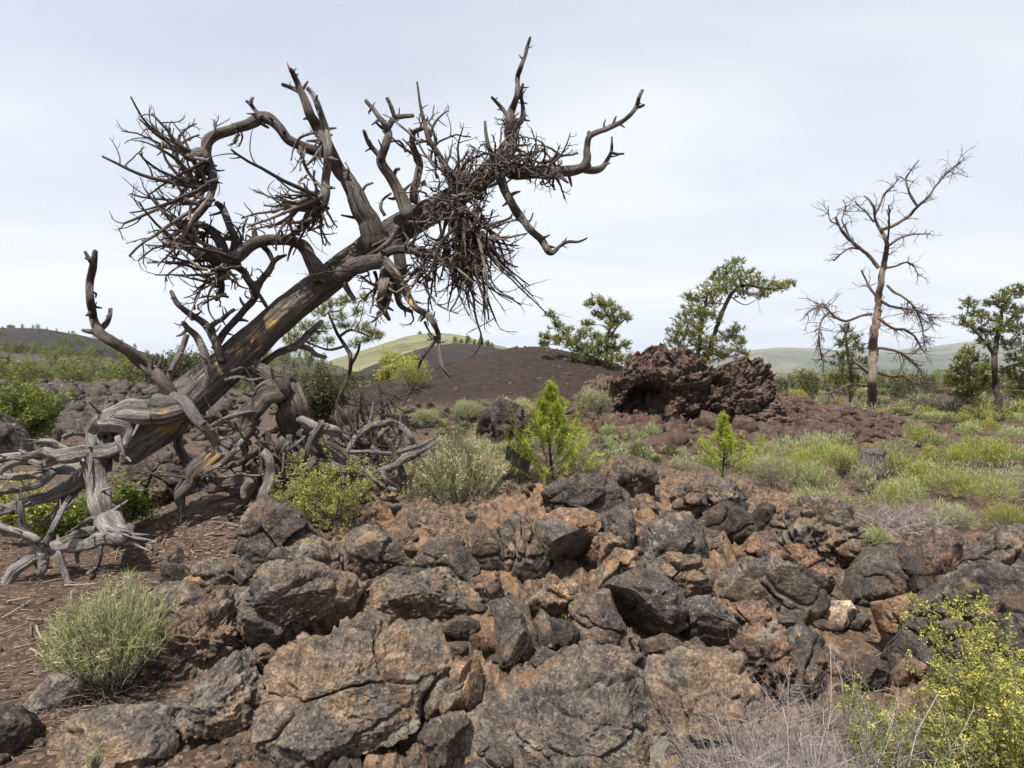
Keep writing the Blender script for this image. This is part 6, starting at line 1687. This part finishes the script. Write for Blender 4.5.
# ------------------------------------------------------------------ stumps
def stump(label, px, py, wpx, hpx, Y, seed, tone=.2, lean=0):
    root_pts = [(px, py, wpx * 1.15), (px + lean * .3, py - hpx * .35, wpx), (px + lean * .7, py - hpx * .7, wpx * .98), (px + lean, py - hpx, wpx * 1.02)]
    g_ = Geo(); c, r = px_limb(g_, root_pts, Y, seed=seed, sides=64, step=.012, ridges=.30, silver=tone, flat_end=True, knots=.05)
    V = np.concatenate(g_.V); top = V[:, 2] > c[-1][2] - .03
    V[top, 2] += .07 * fbm(V[top] * 14, 3, seed)
    g_.V = [V]
    o = g_.build('stump', M['wood'], None, origin=P(px, py, Y)); tag(o, label, 'stump')
    return o
stump('upright weathered stump standing in the meadow shrubs', 871, 478, 22, 26, 8.4, 5, .1)
stump('low leaning stump piece right by the upright meadow stump', 851, 478, 17, 16, 8.5, 8, .0, -6)
stump('shaggy dark stump with pale splintered bark beside the tan-headed bush', 515, 490, 24, 40, 5.6, 11, .25, 8)
# ------------------------------------------------------------------ camera, sun, sky
cam = bpy.data.cameras.new('camera'); cam.lens = 36 * F / W; cam.sensor_width = 36
cam.shift_y = -(H / 2 - HY) / W
cam.clip_start = .05; cam.clip_end = 30000
co = link(bpy.data.objects.new('camera', cam)); co.location = (0, 0, CZ); co.rotation_euler = (math.radians(90), 0, 0)
scene.camera = co

SUN_EL, SUN_AZ = 62.0, 205.0                       # azimuth measured from straight ahead towards the right
el, az = math.radians(SUN_EL), math.radians(SUN_AZ)
to_sun = Vector((math.sin(az) * math.cos(el), math.cos(az) * math.cos(el), math.sin(el)))
sl = bpy.data.lights.new('sun', 'SUN'); sl.energy = 5.0; sl.angle = math.radians(1.0); sl.color = (1.0, .95, .88)
so = link(bpy.data.objects.new('sun', sl)); so.rotation_euler = to_sun.to_track_quat('Z', 'Y').to_euler()

wd = bpy.data.worlds.new('World'); scene.world = wd; wd.use_nodes = True
m = NT('', wd.node_tree)
sky = m.n('ShaderNodeTexSky', sky_type='NISHITA'); sky.sun_disc = False
sky.sun_elevation = el; sky.sun_rotation = az; sky.altitude = 1800; sky.air_density = 1.0; sky.dust_density = 1.5; sky.ozone_density = 1.0
dv = m.n('ShaderNodeTexCoord').outputs['Generated']
sx = m.n('ShaderNodeSeparateXYZ'); m.t.links.new(dv, sx.inputs[0])
# a veil of thin cloud over the blue: direction on a flat cloud deck
dz = m.math('MAXIMUM', sx.outputs[2], .04)
cx = m.n('ShaderNodeCombineXYZ')
m.set(cx.inputs[0], m.math('DIVIDE', sx.outputs[0], m.math('ADD', dz, .12))); m.set(cx.inputs[1], m.math('DIVIDE', sx.outputs[1], m.math('ADD', dz, .12)))
cl = m.noise(m.vmul(cx.outputs[0], (.6, .6, 1)), .55, 4, .45, .3)
cl2 = m.noise(m.vmul(cx.outputs[0], (.5, .9, 1)), .8, 4, .5, .3)
low = m.math('SUBTRACT', 1.0, m.band(sx.outputs[2], .0, .55))
veil = m.math('ADD', m.math('MULTIPLY', m.band(cl, .35, .7), .22), m.math('ADD', m.math('MULTIPLY', low, .30), .68), clamp=True)
cloudcol = m.mix(m.band(cl2, .36, .66), (6.15, 6.65, 7.65), (8.2, 8.4, 8.85))
cloudcol = m.mix(m.math('MULTIPLY', m.math('POWER', low, 2.0), .55), cloudcol, (7.5, 7.75, 8.35))
skyc = m.mix(veil, sky.outputs[0], cloudcol)
bg = m.n('ShaderNodeBackground'); m.set(bg.inputs[0], skyc); bg.inputs[1].default_value = .076
ow = m.n('ShaderNodeOutputWorld'); m.t.links.new(bg.outputs[0], ow.inputs[0])

# the thin air that pales the far mountains
hz = Geo()
bx = np.array([[x, y, z] for z in (-60., 260.) for y in (-9300., 9300.) for x in (-9300., 9300.)])
hz.add(bx, quads=np.array([[0, 2, 3, 1], [4, 5, 7, 6], [0, 1, 5, 4], [2, 6, 7, 3], [0, 4, 6, 2], [1, 3, 7, 5]]))
m = NT('air'); v = m.n('ShaderNodeVolumePrincipled'); v.inputs['Color'].default_value = (.80, .88, 1.0, 1); v.inputs['Density'].default_value = 1.1e-4; v.inputs['Anisotropy'].default_value = .2
ow = m.n('ShaderNodeOutputMaterial'); m.t.links.new(v.outputs[0], ow.inputs['Volume'])
ho = hz.build('haze', m.mat, smooth=False); tag(ho, 'thin blue haze over the plain', 'haze', kind='stuff')

vs = scene.view_settings
vs.view_transform = 'Standard'; vs.look = 'None'; vs.exposure = 0.78; vs.gamma = 1.0; vs.use_curve_mapping = False
scene.cycles.max_bounces = 6; scene.cycles.diffuse_bounces = 3; scene.cycles.transparent_max_bounces = 8
scene.cycles.use_denoising = True
